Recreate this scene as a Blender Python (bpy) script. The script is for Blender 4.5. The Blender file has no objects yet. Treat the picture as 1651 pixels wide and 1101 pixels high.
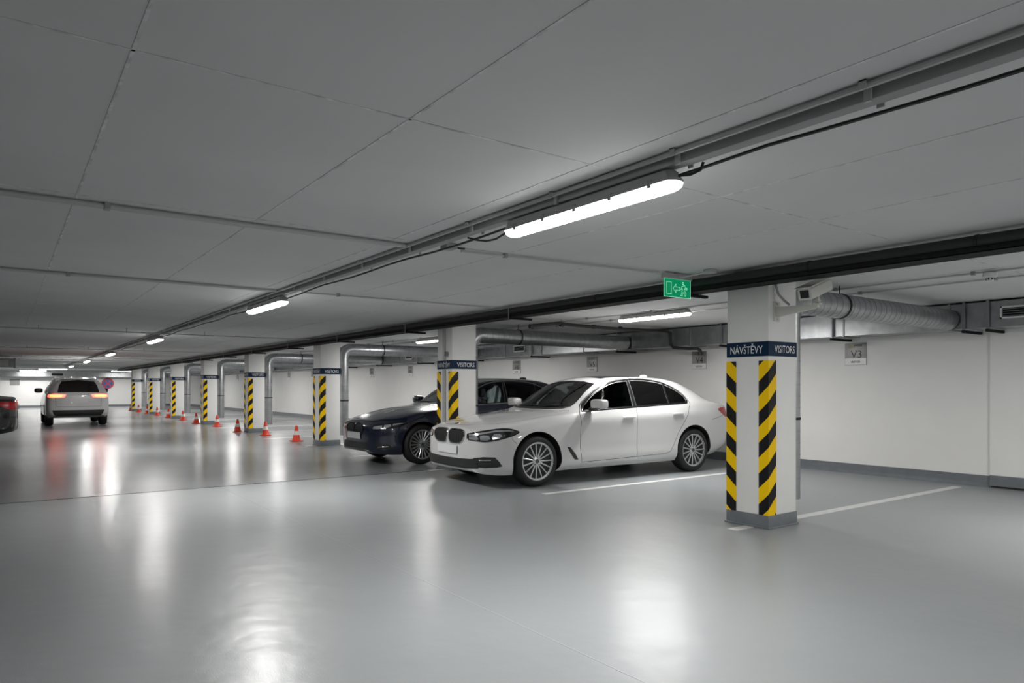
import bpy, bmesh, math, random
import numpy as np
from mathutils import Vector, Matrix
from mathutils.bvhtree import BVHTree
from mathutils.geometry import delaunay_2d_cdt

random.seed(7)
SC = bpy.context.scene
COL = SC.collection
PI = math.pi

# ------------------------------------------------------------------ materials
def new_mat(name):
    m = bpy.data.materials.new(name); m.use_nodes = True
    return m, m.node_tree.nodes, m.node_tree.links, m.node_tree.nodes['Principled BSDF']

def mat(name, col, rough=.5, metal=0., coat=0., spec=.5, noise=0., nscale=6., bump=0., bscale=60., coat_rough=.03):
    m, N, L, b = new_mat(name)
    b.inputs['Base Color'].default_value = (*col, 1)
    b.inputs['Roughness'].default_value = rough
    b.inputs['Metallic'].default_value = metal
    b.inputs['Coat Weight'].default_value = coat
    b.inputs['Coat Roughness'].default_value = coat_rough
    b.inputs['Specular IOR Level'].default_value = spec
    if noise or bump:
        tc = N.new('ShaderNodeTexCoord')
    if noise:
        n = N.new('ShaderNodeTexNoise'); n.inputs['Scale'].default_value = nscale; n.inputs['Detail'].default_value = 5
        L.new(tc.outputs['Object'], n.inputs['Vector'])
        r = N.new('ShaderNodeMapRange')
        r.inputs['From Min'].default_value = .3; r.inputs['From Max'].default_value = .7
        r.inputs['To Min'].default_value = 1 - noise; r.inputs['To Max'].default_value = 1 + noise
        L.new(n.outputs['Fac'], r.inputs['Value'])
        x = N.new('ShaderNodeVectorMath'); x.operation = 'SCALE'
        x.inputs[0].default_value = col
        L.new(r.outputs['Result'], x.inputs['Scale'])
        L.new(x.outputs['Vector'], b.inputs['Base Color'])
    if bump:
        n2 = N.new('ShaderNodeTexNoise'); n2.inputs['Scale'].default_value = bscale; n2.inputs['Detail'].default_value = 4
        L.new(tc.outputs['Object'], n2.inputs['Vector'])
        bp = N.new('ShaderNodeBump'); bp.inputs['Strength'].default_value = bump; bp.inputs['Distance'].default_value = .01
        L.new(n2.outputs['Fac'], bp.inputs['Height'])
        L.new(bp.outputs['Normal'], b.inputs['Normal'])
    return m

def emit(name, col, strength):
    m, N, L, b = new_mat(name)
    b.inputs['Base Color'].default_value = (.8, .8, .8, 1)
    b.inputs['Emission Color'].default_value = (*col, 1)
    b.inputs['Emission Strength'].default_value = strength
    return m

def glass(name, tint, refl_rough=.02, ior=1.5):
    m, N, L, b = new_mat(name)
    N.remove(b)
    out = N['Material Output']
    t = N.new('ShaderNodeBsdfTransparent'); t.inputs['Color'].default_value = (*tint, 1)
    g = N.new('ShaderNodeBsdfGlossy'); g.inputs['Roughness'].default_value = refl_rough
    fr = N.new('ShaderNodeFresnel'); fr.inputs['IOR'].default_value = ior
    mx = N.new('ShaderNodeMixShader')
    L.new(fr.outputs['Fac'], mx.inputs['Fac'])
    L.new(t.outputs['BSDF'], mx.inputs[1]); L.new(g.outputs['BSDF'], mx.inputs[2])
    L.new(mx.outputs['Shader'], out.inputs['Surface'])
    return m

def stripes(name, sx, sy, phase, period=.285, duty=.485):
    """yellow and black diagonal bands, laid out in the pillar's own coordinates"""
    m, N, L, b = new_mat(name)
    b.inputs['Roughness'].default_value = .45; b.inputs['Specular IOR Level'].default_value = .2
    tc = N.new('ShaderNodeTexCoord'); sp = N.new('ShaderNodeSeparateXYZ')
    L.new(tc.outputs['Object'], sp.inputs['Vector'])
    def mul(sock, k):
        a = N.new('ShaderNodeMath'); a.operation = 'MULTIPLY'; a.inputs[1].default_value = k
        L.new(sock, a.inputs[0]); return a.outputs[0]
    def add(a_, b_):
        a = N.new('ShaderNodeMath'); a.operation = 'ADD'
        L.new(a_, a.inputs[0]); L.new(b_, a.inputs[1]); return a.outputs[0]
    s = add(add(mul(sp.outputs['X'], sx / period), mul(sp.outputs['Y'], sy / period)), mul(sp.outputs['Z'], 1 / period))
    o = N.new('ShaderNodeMath'); o.operation = 'ADD'; o.inputs[1].default_value = phase + 50; L.new(s, o.inputs[0])
    fr = N.new('ShaderNodeMath'); fr.operation = 'FRACT'; L.new(o.outputs[0], fr.inputs[0])
    lt = N.new('ShaderNodeMath'); lt.operation = 'LESS_THAN'; lt.inputs[1].default_value = duty; L.new(fr.outputs[0], lt.inputs[0])
    mx = N.new('ShaderNodeMix'); mx.data_type = 'RGBA'
    mx.inputs[6].default_value = (1.0, .63, .0, 1); mx.inputs[7].default_value = (.012, .012, .013, 1)
    L.new(lt.outputs[0], mx.inputs['Factor'])
    L.new(mx.outputs[2], b.inputs['Base Color'])
    return m

def floor_mat():
    m, N, L, b = new_mat('grey epoxy floor')
    tc = N.new('ShaderNodeTexCoord')
    n = N.new('ShaderNodeTexNoise'); n.inputs['Scale'].default_value = .45; n.inputs['Detail'].default_value = 2; n.inputs['Roughness'].default_value = .5
    L.new(tc.outputs['Object'], n.inputs['Vector'])
    cr = N.new('ShaderNodeValToRGB')
    cr.color_ramp.elements[0].position = .3; cr.color_ramp.elements[0].color = (.295, .312, .321, 1)
    cr.color_ramp.elements[1].position = .7; cr.color_ramp.elements[1].color = (.325, .344, .353, 1)
    L.new(n.outputs['Fac'], cr.inputs['Fac'])
    # the slab beyond the expansion joint was coated separately: a little darker and glossier
    sx = N.new('ShaderNodeSeparateXYZ'); L.new(tc.outputs['Object'], sx.inputs['Vector'])
    st = N.new('ShaderNodeMath'); st.operation = 'GREATER_THAN'; st.inputs[1].default_value = 9.742; L.new(sx.outputs['Y'], st.inputs[0])
    k1 = N.new('ShaderNodeMapRange'); k1.inputs['To Min'].default_value = 1.0; k1.inputs['To Max'].default_value = .74; L.new(st.outputs[0], k1.inputs['Value'])
    k2 = N.new('ShaderNodeMapRange'); k2.inputs['To Min'].default_value = .15; k2.inputs['To Max'].default_value = .5; L.new(st.outputs[0], k2.inputs['Value'])
    sc = N.new('ShaderNodeVectorMath'); sc.operation = 'SCALE'; L.new(cr.outputs['Color'], sc.inputs[0]); L.new(k1.outputs['Result'], sc.inputs['Scale'])
    L.new(sc.outputs['Vector'], b.inputs['Base Color']); L.new(k2.outputs['Result'], b.inputs['Coat Weight'])
    n2 = N.new('ShaderNodeTexNoise'); n2.inputs['Scale'].default_value = .9; n2.inputs['Detail'].default_value = 1
    L.new(tc.outputs['Object'], n2.inputs['Vector'])
    r = N.new('ShaderNodeMapRange'); r.inputs['From Min'].default_value = .3; r.inputs['From Max'].default_value = .7
    r.inputs['To Min'].default_value = .34; r.inputs['To Max'].default_value = .40
    L.new(n2.outputs['Fac'], r.inputs['Value']); L.new(r.outputs['Result'], b.inputs['Roughness'])
    # orange-peel of the roller and slow waves of the screed
    f = N.new('ShaderNodeTexNoise'); f.inputs['Scale'].default_value = 140; f.inputs['Detail'].default_value = 2
    L.new(tc.outputs['Object'], f.inputs['Vector'])
    w = N.new('ShaderNodeTexNoise'); w.inputs['Scale'].default_value = 3.2; w.inputs['Detail'].default_value = 2.5
    L.new(tc.outputs['Object'], w.inputs['Vector'])
    b1 = N.new('ShaderNodeBump'); b1.inputs['Strength'].default_value = .25; b1.inputs['Distance'].default_value = .002
    b2 = N.new('ShaderNodeBump'); b2.inputs['Strength'].default_value = .5; b2.inputs['Distance'].default_value = .014
    L.new(w.outputs['Fac'], b2.inputs['Height']); L.new(f.outputs['Fac'], b1.inputs['Height'])
    L.new(b2.outputs['Normal'], b1.inputs['Normal']); L.new(b1.outputs['Normal'], b.inputs['Normal'])
    b.inputs['Specular IOR Level'].default_value = .3
    b.inputs['Coat Roughness'].default_value = .17; b.inputs['Coat IOR'].default_value = 1.5
    L.new(b1.outputs['Normal'], b.inputs['Coat Normal'])
    return m

def galv_mat():
    m, N, L, b = new_mat('galvanised sheet')
    b.inputs['Metallic'].default_value = .9
    tc = N.new('ShaderNodeTexCoord')
    n = N.new('ShaderNodeTexNoise'); n.inputs['Scale'].default_value = 7; n.inputs['Detail'].default_value = 5
    L.new(tc.outputs['Object'], n.inputs['Vector'])
    cr = N.new('ShaderNodeValToRGB')
    cr.color_ramp.elements[0].position = .3; cr.color_ramp.elements[0].color = (.35, .36, .37, 1)
    cr.color_ramp.elements[1].position = .7; cr.color_ramp.elements[1].color = (.47, .48, .49, 1)
    L.new(n.outputs['Fac'], cr.inputs['Fac']); L.new(cr.outputs['Color'], b.inputs['Base Color'])
    b.inputs['Roughness'].default_value = .36
    return m

M = {}
M['floor'] = floor_mat()
M['ceiling'] = mat('painted concrete ceiling', (.65, .65, .65), .8, noise=.04, nscale=1.2, bump=.12, bscale=9)
M['joint'] = mat('ceiling joint', (.65, .65, .65), .9, noise=.3, nscale=14, bump=.5, bscale=40)
M['wall'] = mat('white wall paint', (.84, .835, .82), .7, noise=.015, nscale=2.5, bump=.05, bscale=14)
M['pillar'] = mat('white pillar paint', (.86, .855, .84), .6, noise=.015, nscale=5, bump=.05, bscale=20)
M['base'] = mat('grey base paint', (.17, .185, .20), .35, noise=.08, nscale=8)
M['line'] = mat('white floor paint', (.68, .68, .67), .42, noise=.06, nscale=9)
M['groove'] = mat('dark joint filler', (.03, .032, .034), .6)
M['fine_joint'] = mat('filled joint', (.335, .352, .36), .4)
M['navy'] = mat('navy sign', (.003, .022, .058), .5, spec=.15)
M['white'] = mat('white lettering', (.8, .8, .8), .5)
M['galv'] = galv_mat()
M['galv_dark'] = mat('galvanised steel strip', (.34, .35, .36), .42, metal=.9)
M['galv_seam'] = mat('folded duct seam', (.36, .37, .38), .4, metal=.9)
M['dark'] = mat('dark coated steel', (.018, .0185, .019), .7, spec=.12, noise=.15, nscale=9)
M['darkpipe'] = mat('dark pipe cover', (.036, .037, .038), .45, spec=.3)
M['rubber'] = mat('black rubber', (.012, .012, .013), .6)
M['tire'] = mat('tyre rubber', (.013, .013, .014), .62, bump=.1, bscale=80)
M['cable'] = mat('black cable', (.012, .012, .012), .45)
M['trunk'] = mat('grey trunking', (.34, .34, .34), .55)
M['conduit'] = mat('light grey conduit', (.5, .5, .5), .5)
M['lamp_body'] = mat('grey lamp housing', (.42, .42, .42), .5)
M['lamp'] = emit('lamp diffuser', (1, .985, .96), 14)
M['lamp_clear'] = mat('clear lamp end', (.8, .8, .8), .2)
M['cam'] = mat('cream camera housing', (.62, .61, .57), .45)
M['black'] = mat('gloss black', (.008, .008, .009), .18, coat=.3)
M['orange'] = mat('cone orange', (.80, .055, .015), .5)
M['cone_white'] = mat('cone reflective band', (.82, .80, .78), .4)
M['green'] = emit('lit green', (0, .36, .15), .42)
M['green'].node_tree.nodes['Principled BSDF'].inputs['Base Color'].default_value = (.0, .25, .1, 1)
M['green_line'] = emit('lit pale green', (.30, .95, .58), .5)
M['silver_sign'] = mat('silver sign', (.34, .34, .335), .4, metal=.15)
M['white_sign'] = mat('white sign', (.86, .86, .85), .4)
M['ink'] = mat('dark grey ink', (.03, .03, .032), .5)
M['olive'] = mat('olive print', (.30, .29, .12), .5)
M['red'] = mat('sign red', (.60, .03, .03), .4)
M['blue'] = mat('sign blue', (.03, .10, .36), .4)
M['detector'] = mat('white plastic', (.74, .74, .72), .4)
M['paint_white'] = mat('white car paint', (.66, .66, .66), .32, coat=1.)
M['paint_navy'] = mat('dark blue car paint', (.010, .013, .032), .25, coat=1.)
M['paint_black'] = mat('black car paint', (.008, .008, .009), .25, coat=1.)
M['cabin'] = mat('dark cabin lining', (.03, .03, .031), .8)
M['dash'] = mat('grey dashboard', (.13, .13, .132), .6)
M['seat'] = mat('dark seat cloth', (.05, .05, .052), .7)
M['well'] = mat('wheel well', (.008, .008, .008), .9)
M['chrome'] = mat('chrome', (.62, .62, .63), .12, metal=1.)
M['alloy'] = mat('silver alloy', (.66, .665, .67), .33, metal=.85)
M['disc'] = mat('brake disc', (.22, .22, .22), .35, metal=.9)
M['ws'] = glass('windscreen', (.62, .65, .66), ior=2.6)
M['tint'] = glass('side window', (.3, .33, .33), ior=1.06)
M['tint_light'] = glass('lightly tinted window', (.80, .86, .86))
M['privacy'] = glass('dark rear window', (.07, .075, .08))
M['lens'] = mat('headlamp glass', (.09, .093, .098), .08, coat=1.)
M['lens_dark'] = mat('headlamp dark inside', (.02, .021, .023), .1, coat=1.)
M['lamp_silver'] = mat('headlamp reflector', (.55, .56, .58), .2, metal=.6)
M['tail'] = mat('red tail lamp', (.42, .004, .008), .3, coat=.25, spec=.3)
M['tail_on'] = emit('lit tail lamp', (1, .03, .012), 9)
M['tail_hot'] = emit('lit tail bulb', (1, .30, .03), 3.5)
M['plastic'] = mat('black plastic', (.02, .02, .021), .5)
M['plate'] = mat('plate white', (.72, .73, .75), .4)
M['cloth'] = mat('pale cloth', (.78, .86, .86), .8, noise=.1, nscale=12)

# ------------------------------------------------------------------ geometry helpers
class MB:
    def __init__(s): s.v, s.f, s.m = [], [], []
    def add(s, vs, fs, mi=0, T=None):
        b = len(s.v)
        for p in vs:
            p = Vector(p)
            s.v.append(T @ p if T is not None else p)
        for f in fs:
            s.f.append([b + i for i in f]); s.m.append(mi)
        return s
    def box(s, x0, x1, y0, y1, z0, z1, mi=0, T=None):
        vs = [(x0,y0,z0),(x1,y0,z0),(x1,y1,z0),(x0,y1,z0),(x0,y0,z1),(x1,y0,z1),(x1,y1,z1),(x0,y1,z1)]
        return s.add(vs, [(3,2,1,0),(4,5,6,7),(0,1,5,4),(1,2,6,5),(2,3,7,6),(3,0,4,7)], mi, T)
    def tube(s, pts, r, n=10, mi=0, caps=True, T=None):
        pts = [Vector(p) for p in pts]
        rs = r if isinstance(r, (list, tuple)) else [r] * len(pts)
        vs, fs = [], []
        up = None
        for i, p in enumerate(pts):
            d = (pts[min(i+1, len(pts)-1)] - pts[max(i-1, 0)]).normalized()
            if up is None:
                up = Vector((0,0,1)) if abs(d.z) < .9 else Vector((1,0,0))
            a = d.cross(up).normalized(); up = a.cross(d).normalized()
            for k in range(n):
                t = 2*PI*k/n
                vs.append(p + a*(math.cos(t)*rs[i]) + up*(math.sin(t)*rs[i]))
        for i in range(len(pts)-1):
            for k in range(n):
                k2 = (k+1) % n
                fs.append((i*n+k, i*n+k2, (i+1)*n+k2, (i+1)*n+k))
        if caps:
            fs.append(tuple(range(n-1, -1, -1))); fs.append(tuple((len(pts)-1)*n + k for k in range(n)))
        return s.add(vs, fs, mi, T)
    def lathe(s, prof, n=24, mi=0, T=None, close=False):
        """profile of (radius, height) turned about z; mi may be a list, one per profile segment"""
        vs, b = [], len(prof)
        for r, h in prof:
            for k in range(n):
                t = 2*PI*k/n
                vs.append((r*math.cos(t), r*math.sin(t), h))
        base = len(s.v)
        s.add(vs, [], 0, T)
        segs = list(range(b-1)) + ([b-1] if close else [])
        for i in segs:
            j = (i+1) % b
            for k in range(n):
                k2 = (k+1) % n
                s.f.append([base+i*n+k, base+i*n+k2, base+j*n+k2, base+j*n+k])
                s.m.append(mi[i] if isinstance(mi, list) else mi)
        if not close:
            for i, rev in ((0, True), (b-1, False)):
                if prof[i][0] > 1e-6:
                    idx = [base+i*n+k for k in range(n)]
                    s.f.append(idx[::-1] if rev else idx)
                    s.m.append((mi[0] if i == 0 else mi[-1]) if isinstance(mi, list) else mi)
        return s
    def prism(s, poly, o, u, v, d, mi=0):
        """flat outline in (u, v) from origin o, pushed along vector d"""
        o, u, v, d = Vector(o), Vector(u), Vector(v), Vector(d)
        n = len(poly)
        vs = [o + u*a + v*b for a, b in poly] + [o + u*a + v*b + d for a, b in poly]
        fs = [tuple(range(n-1, -1, -1)), tuple(range(n, 2*n))]
        for i in range(n):
            j = (i+1) % n
            fs.append((i, j, n+j, n+i))
        return s.add(vs, fs, mi)
    def mesh(s, name, mats):
        me = bpy.data.meshes.new(name)
        me.from_pydata([tuple(p) for p in s.v], [], s.f)
        for m in mats: me.materials.append(m)
        me.polygons.foreach_set('material_index', s.m)
        me.update()
        return me

def finish(me, smooth=40, bevel=0., fix=True):
    if fix or bevel:
        bm = bmesh.new(); bm.from_mesh(me)
        bmesh.ops.remove_doubles(bm, verts=bm.verts, dist=1e-6)
        bmesh.ops.recalc_face_normals(bm, faces=bm.faces)
        if bevel:
            es = [e for e in bm.edges if len(e.link_faces) == 2 and e.calc_face_angle(0) > .6]
            bmesh.ops.bevel(bm, geom=es, offset=bevel, segments=2, affect='EDGES', profile=.5)
        bm.to_mesh(me); bm.free()
    if smooth:
        me.polygons.foreach_set('use_smooth', [True]*len(me.polygons))
        me.set_sharp_from_angle(angle=math.radians(smooth))

def obj(name, mb, m, parent=None, smooth=40, bevel=0., label=None, fix=True):
    mats = m if isinstance(m, list) else [m]
    me = mb.mesh(name, mats) if isinstance(mb, MB) else mb
    finish(me, smooth, bevel, fix)
    o = bpy.data.objects.new(name, me); COL.objects.link(o)
    if parent is not None: o.parent = parent
    if label: o['label'] = label
    return o

def tag(o, label, cat, group=None, kind='thing'):
    o['label'] = label; o['category'] = cat
    if group: o['group'] = group
    if kind: o['kind'] = kind
    return o

def thing(name, loc, label, cat, group=None, rz=0.):
    o = bpy.data.objects.new(name, None); COL.objects.link(o)
    o.empty_display_size = .1
    o.location = loc; o.rotation_euler = (0, 0, rz)
    return tag(o, label, cat, group)

def struct(name, mb, m, parent=None, smooth=0):
    o = obj(name, mb, m, parent, smooth=smooth)
    if parent is None: o['kind'] = 'structure'
    return o

def dup(root, loc, label, group=None, rz=None):
    """a copy of a thing with its parts and their sub-parts"""
    r = root.copy(); COL.objects.link(r); r.location = loc; r['label'] = label
    if rz is not None: r.rotation_euler = (0, 0, rz)
    if group: r['group'] = group
    for ch in list(root.children):
        c = ch.copy(); COL.objects.link(c); c.parent = r
        for g in list(ch.children):
            d = g.copy(); COL.objects.link(d); d.parent = c
    return r

def text_poly(s, width, height, bold=0.):
    """flat lettering fitted into width x height, centred on the origin"""
    cu = bpy.data.curves.new('lettering', 'FONT'); cu.body = s; cu.offset = bold; cu.resolution_u = 3
    o = bpy.data.objects.new('lettering', cu); COL.objects.link(o)
    dg = bpy.context.evaluated_depsgraph_get()
    me = bpy.data.meshes.new_from_object(o.evaluated_get(dg))
    vs = np.array([v.co[:2] for v in me.vertices]); fs = [tuple(p.vertices) for p in me.polygons]
    bpy.data.objects.remove(o); bpy.data.meshes.remove(me); bpy.data.curves.remove(cu)
    lo, hi = vs.min(0), vs.max(0)
    vs = (vs - (lo+hi)/2) / (hi-lo) * np.array([width, height])
    return vs.tolist(), fs

def add_text(mb, s, width, height, o, u, v, mi=0, bold=0.):
    vs, fs = text_poly(s, width, height, bold)
    o, u, v = Vector(o), Vector(u), Vector(v)
    mb.add([o + u*a + v*b for a, b in vs], fs, mi)

def arc(c, r, a0, a1, n, e1, e2):
    c, e1, e2 = Vector(c), Vector(e1), Vector(e2)
    return [c + e1*(r*math.cos(a0+(a1-a0)*i/n)) + e2*(r*math.sin(a0+(a1-a0)*i/n)) for i in range(n+1)]

def Tr(*loc): return Matrix.Translation(Vector(loc))
def Rot(a, ax): return Matrix.Rotation(a, 4, ax)

# ------------------------------------------------------------------ camera
H = 1.31
fpx = 1131.2
cam = bpy.data.cameras.new('camera'); camo = bpy.data.objects.new('camera', cam); COL.objects.link(camo)
cam.sensor_width = 36; cam.lens = fpx*36/1651; cam.shift_y = (624-550.5)/1651
cam.clip_start = .05; cam.clip_end = 200
camo.location = (0, 0, H); camo.rotation_euler = (PI/2, 0, -math.radians(35.955))
SC.camera = camo

# ------------------------------------------------------------------ setting
ZC = 2.40            # ceiling
XB = 10.45           # wall behind the bays
YF = 54.0            # far wall
XL, YN = -12.0, -11.0

floor = struct('floor', MB().box(XL-.3, XB+.3, YN-.3, YF+.3, -.2, 0), M['floor'])
ceiling = struct('ceiling', MB().box(XL-.3, XB+.3, YN-.3, YF+.3, ZC, ZC+.1), M['ceiling'])
struct('wall_right', MB().box(XB, XB+.25, YN, YF, 0, ZC), M['wall'])
struct('wall_far', MB().box(XL, XB, YF, YF+.25, 0, ZC), M['wall'])
struct('wall_left', MB().box(XL-.25, XL, YN, YF, 0, ZC), M['wall'])
struct('wall_near', MB().box(XL, XB, YN-.25, YN, 0, ZC), M['wall'])
def skirting(name, a, b, nrm):
    a, b, nrm = Vector(a), Vector(b), Vector(nrm)
    prof = [(0, 0), (.03, 0), (.014, .02), (.01, .05), (.01, .145), (0, .15)]
    mb = MB(); n = len(prof)
    vs = [a + nrm*p + Vector((0,0,q)) for p, q in prof] + [b + nrm*p + Vector((0,0,q)) for p, q in prof]
    mb.add(vs, [tuple(range(n)), tuple(range(2*n-1, n-1, -1))] + [(i, (i+1) % n, n+(i+1) % n, n+i) for i in range(n)])
    return struct(name, mb, M['base'])
skirting('baseboard_right', (XB, 3.76, 0), (XB, YF, 0), (-1,0,0))
skirting('baseboard_far', (XL, YF, 0), (XB, YF, 0), (0,-1,0))
skirting('baseboard_left', (XL, YN, 0), (XL, YF, 0), (1,0,0))
# slightly raised wall panel at the right edge, standing on a dark gap
pn = MB().box(XB-.05, XB, YN, 3.74, .03, ZC)
wp = struct('trim_1', pn, M['wall'])
struct('panel_base', MB().box(XB-.058, XB-.05, YN, 3.74, .035, .165), M['base'], wp)
struct('panel_gap', MB().box(XB-.03, XB, YN, 3.74, .0, .03), M['groove'], wp)
# floor paint and joints
pil_y = [3.84, 9.46, 15.08, 20.71, 26.27, 31.88, 37.50, 43.09]
PX0, PX1, PD = 5.70, 6.15, .455
def pl(x0, x1, yc, w=.1):
    return struct('parking_line', MB().box(x0, x1, yc-w/2, yc+w/2, -.003, .0015), M['line'], floor)
pl(5.42, PX0-.02, 4.03, .11); pl(PX1+.02, 10.17, 4.03, .11)
for k in range(len(pil_y)-1):
    a, b = pil_y[k]+.23, pil_y[k+1]+.23
    mid = 6.73 if k == 0 else (a+b)/2
    pl(5.36, 10.2, mid)
    pl(PX1+.02, 10.2, b)
    pl(5.42, PX0-.02, b)
struct('expansion_joint', MB().box(XL, 5.35, 9.72, 9.765, -.004, .001), M['groove'], floor)
struct('construction_joint', MB().box(2.30, 2.312, -2, 9.7, -.004, .0008), M['fine_joint'], floor)
jm = MB()
for x in [-3.0, -2.0, -1.0, .34, 1.34, 2.33, 3.33, 4.31]:
    jm.box(x-.006, x+.006, YN, 44, ZC-.002, ZC+.01)
for y in [-3.3, 2.555, 4.66, 11.0, 16.0, 21.4, 27., 32.6]:
    jm.box(XL, 10.3, y-.006, y+.006, ZC-.002, ZC+.01)
struct('ceiling_joints', jm, M['joint'], ceiling)

# ------------------------------------------------------------------ pillars
pillar_labels = [
    'white square pillar nearest the camera, with a surveillance camera on it',
    'white visitor pillar standing behind the nose of the white sedan',
    'white visitor pillar just beyond the nose of the dark blue sedan',
    'fourth white visitor pillar from the camera along the cone row',
    'fifth white visitor pillar from the camera along the cone row',
    'sixth white visitor pillar from the camera, third from the far end',
    'seventh white visitor pillar from the camera, second from the far end',
    'farthest white visitor pillar, last of the row before the far wall']
W, D = PX1-PX0, PD
ST_CORNER = stripes('hazard bands rising', -.95, .95, .36)
ST_LEFT = stripes('hazard bands falling', -.95, -.9, .83)
def make_pillar():
    t = thing('parking_pillar', (PX0, pil_y[0], 0), pillar_labels[0], 'pillar', 'visitor pillars along the bays')
    obj('shaft', MB().box(0, W, 0, D, 0, ZC-.0005), M['pillar'], t, bevel=.012)
    b = MB(); e = .006
    b.box(-e, W+e, -e, D+e, 0, .125)
    b.box(-e-.012, W+e+.012, -e-.012, D+e+.012, 0, .018)
    obj('plinth', b, M['base'], t, bevel=.004)
    s = MB().box(-.003, W+.003, -.003, D+.003, 1.597, 1.734, 0)
    band = obj('sign_band', s, M['navy'], t)
    tx = MB()
    add_text(tx, 'NÁVŠTĚVY', .355, .095, (-.0045, D/2+.008, 1.672), (0,-1,0), (0,0,1), bold=.004)
    obj('lettering', tx, M['white'], band, smooth=0, fix=False)
    tx = MB()
    add_text(tx, 'VISITORS', .325, .069, (W/2+.028, -.0045, 1.664), (1,0,0), (0,0,1), bold=.004)
    obj('lettering', tx, M['white'], band, smooth=0, fix=False)
    z0, z1, h = .105, 1.556, .005
    c = MB(); c.box(-h, 0, -h, .10, z0, z1); c.box(0, .115, -h, 0, z0, z1)
    obj('hazard_strip', c, ST_CORNER, t, smooth=0)
    c = MB(); c.box(-h, 0, D-.105, D+h, z0, z1); c.box(0, .10, D, D+h, z0, z1)
    obj('hazard_strip', c, ST_LEFT, t, smooth=0)
    return t
p0 = make_pillar()
for k in range(1, 8):
    dup(p0, (PX0, pil_y[k], 0), pillar_labels[k])

# ------------------------------------------------------------------ round ventilation ducts behind the pillars
RD = .132
duct_names = ['behind the pillar nearest the camera', 'behind the pillar at the white sedan', 'behind the pillar at the dark blue sedan',
              'behind the fourth pillar', 'behind the fifth pillar', 'behind the sixth pillar', 'behind the seventh pillar', 'behind the farthest pillar']
def make_duct():
    t = thing('round_duct', (0, 0, 0), '', 'duct', 'round ventilation ducts behind the pillars')
    x0, zc, R = PX1+.02+RD, 2.18, .20
    path = [(x0, 0, .21)] + [(x0, 0, .21+ (zc-R-.21)*i/14) for i in range(1, 15)]
    path += arc((x0+R, 0, zc-R), R, PI, PI/2, 8, (1,0,0), (0,0,1))[1:]
    path += [(x0+R+(9.92-x0-R)*i/22, 0, zc) for i in range(1, 23)]
    sm = MB().tube(path, RD, 24, caps=False)
    inn = MB().tube([(x0,0,.212),(x0,0,.5)], RD-.004, 24, caps=True)
    obj('opening', inn, M['well'], t)
    def ring(p, d, r, w):
        p, d = Vector(p), Vector(d)
        return MB().tube([p-d*w, p-d*w*.99, p+d*w*.99, p+d*w], [r*.97, r, r, r*.97], 24)
    for i in range(1, 16):
        z = .3 + i*.115
        if z < zc-R: sm.tube([(x0,0,z-.004),(x0,0,z+.004)], RD+.002, 24, 1)
    for i in range(30):
        x = x0+R+.06+i*.115
        if x < 9.85: sm.tube([(x-.005,0,zc),(x+.005,0,zc)], RD+.002, 24, 1)
    obj('pipe', sm, [M['galv'], M['galv_seam']], t)
    obj('coupling', ring((x0,0,1.0), (0,0,1), RD+.005, .012), M['dark'], t, label='dark coupling ring on the upright duct')
    cl = MB().tube([(7.28,0,zc),(7.31,0,zc)], RD+.006, 24)
    cl.tube([(7.295,0,zc+RD),(7.295,0,ZC-.001)], .005, 6)
    obj('clamp', cl, M['rubber'], t, label='black hanging clamp')
    return t
d0 = make_duct()
for k in range(8):
    loc = (0, pil_y[k]+PD/2+(-.02 if k == 0 else .19 if k == 1 else 0), 0)
    lab = 'galvanised round duct %s, bending from upright to level' % duct_names[k]
    if k == 0: d0.location = loc; d0['label'] = lab
    else: dup(d0, loc, lab)

# ------------------------------------------------------------------ rectangular duct along the wall
dx0, dx1, dz0, dz1 = 9.95, 10.40, 2.055, 2.375
t = thing('rectangular_duct', (dx0, 0, dz0), 'long rectangular galvanised duct under the ceiling along the white wall', 'duct')
Tm = Tr(-dx0, 0, -dz0)
obj('duct_body', MB().box(dx0, dx1, .6, 50, dz0, dz1, T=Tm), M['galv'], t)
y = 1.2
while y < 50:
    obj('flange', MB().box(dx0-.012, dx1, y-.012, y+.012, dz0-.012, dz1+.012, T=Tm), M['galv_dark'], t)
    y += 1.42
gm = M['detector']
def grille(parent, yc, zc, w, h, x=dx0, T=Tm):
    fr = MB()
    for a0, a1, b0, b1 in ((-w/2, w/2, h/2-.02, h/2), (-w/2, w/2, -h/2, -h/2+.02), (-w/2, -w/2+.02, -h/2, h/2), (w/2-.02, w/2, -h/2, h/2)):
        fr.box(x-.03, x, yc+a0, yc+a1, zc+b0, zc+b1, T=T)
    g = obj('vent_grille', fr, gm, parent, label='white framed air grille')
    obj('vent_opening', MB().box(x-.006, x-.002, yc-w/2+.02, yc+w/2-.02, zc-h/2+.02, zc+h/2-.02, T=T), M['well'], g)
    sl = MB()
    for i in range(4):
        z = zc - h/2 + .02 + (h-.04)*(i+.5)/4
        sl.box(x-.022, x-.008, yc-w/2+.02, yc+w/2-.02, z-.003, z+.003, T=T)
    obj('vent_slats', sl, M['galv_dark'], g)
for yc in (3.23, 13.4, 19.0, 27.):
    grille(t, yc, 2.225, .46, .15)
hang_txt = ['by the wall corner at the right edge', 'left of the wall corner, beside the air grille', 'beside the sign V3', 'right of the sign V4',
            'beside the sign V5', 'beside the sign V6', 'past the second pillar', 'near the sign V8', 'near the sign V9', 'far along the wall']
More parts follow.
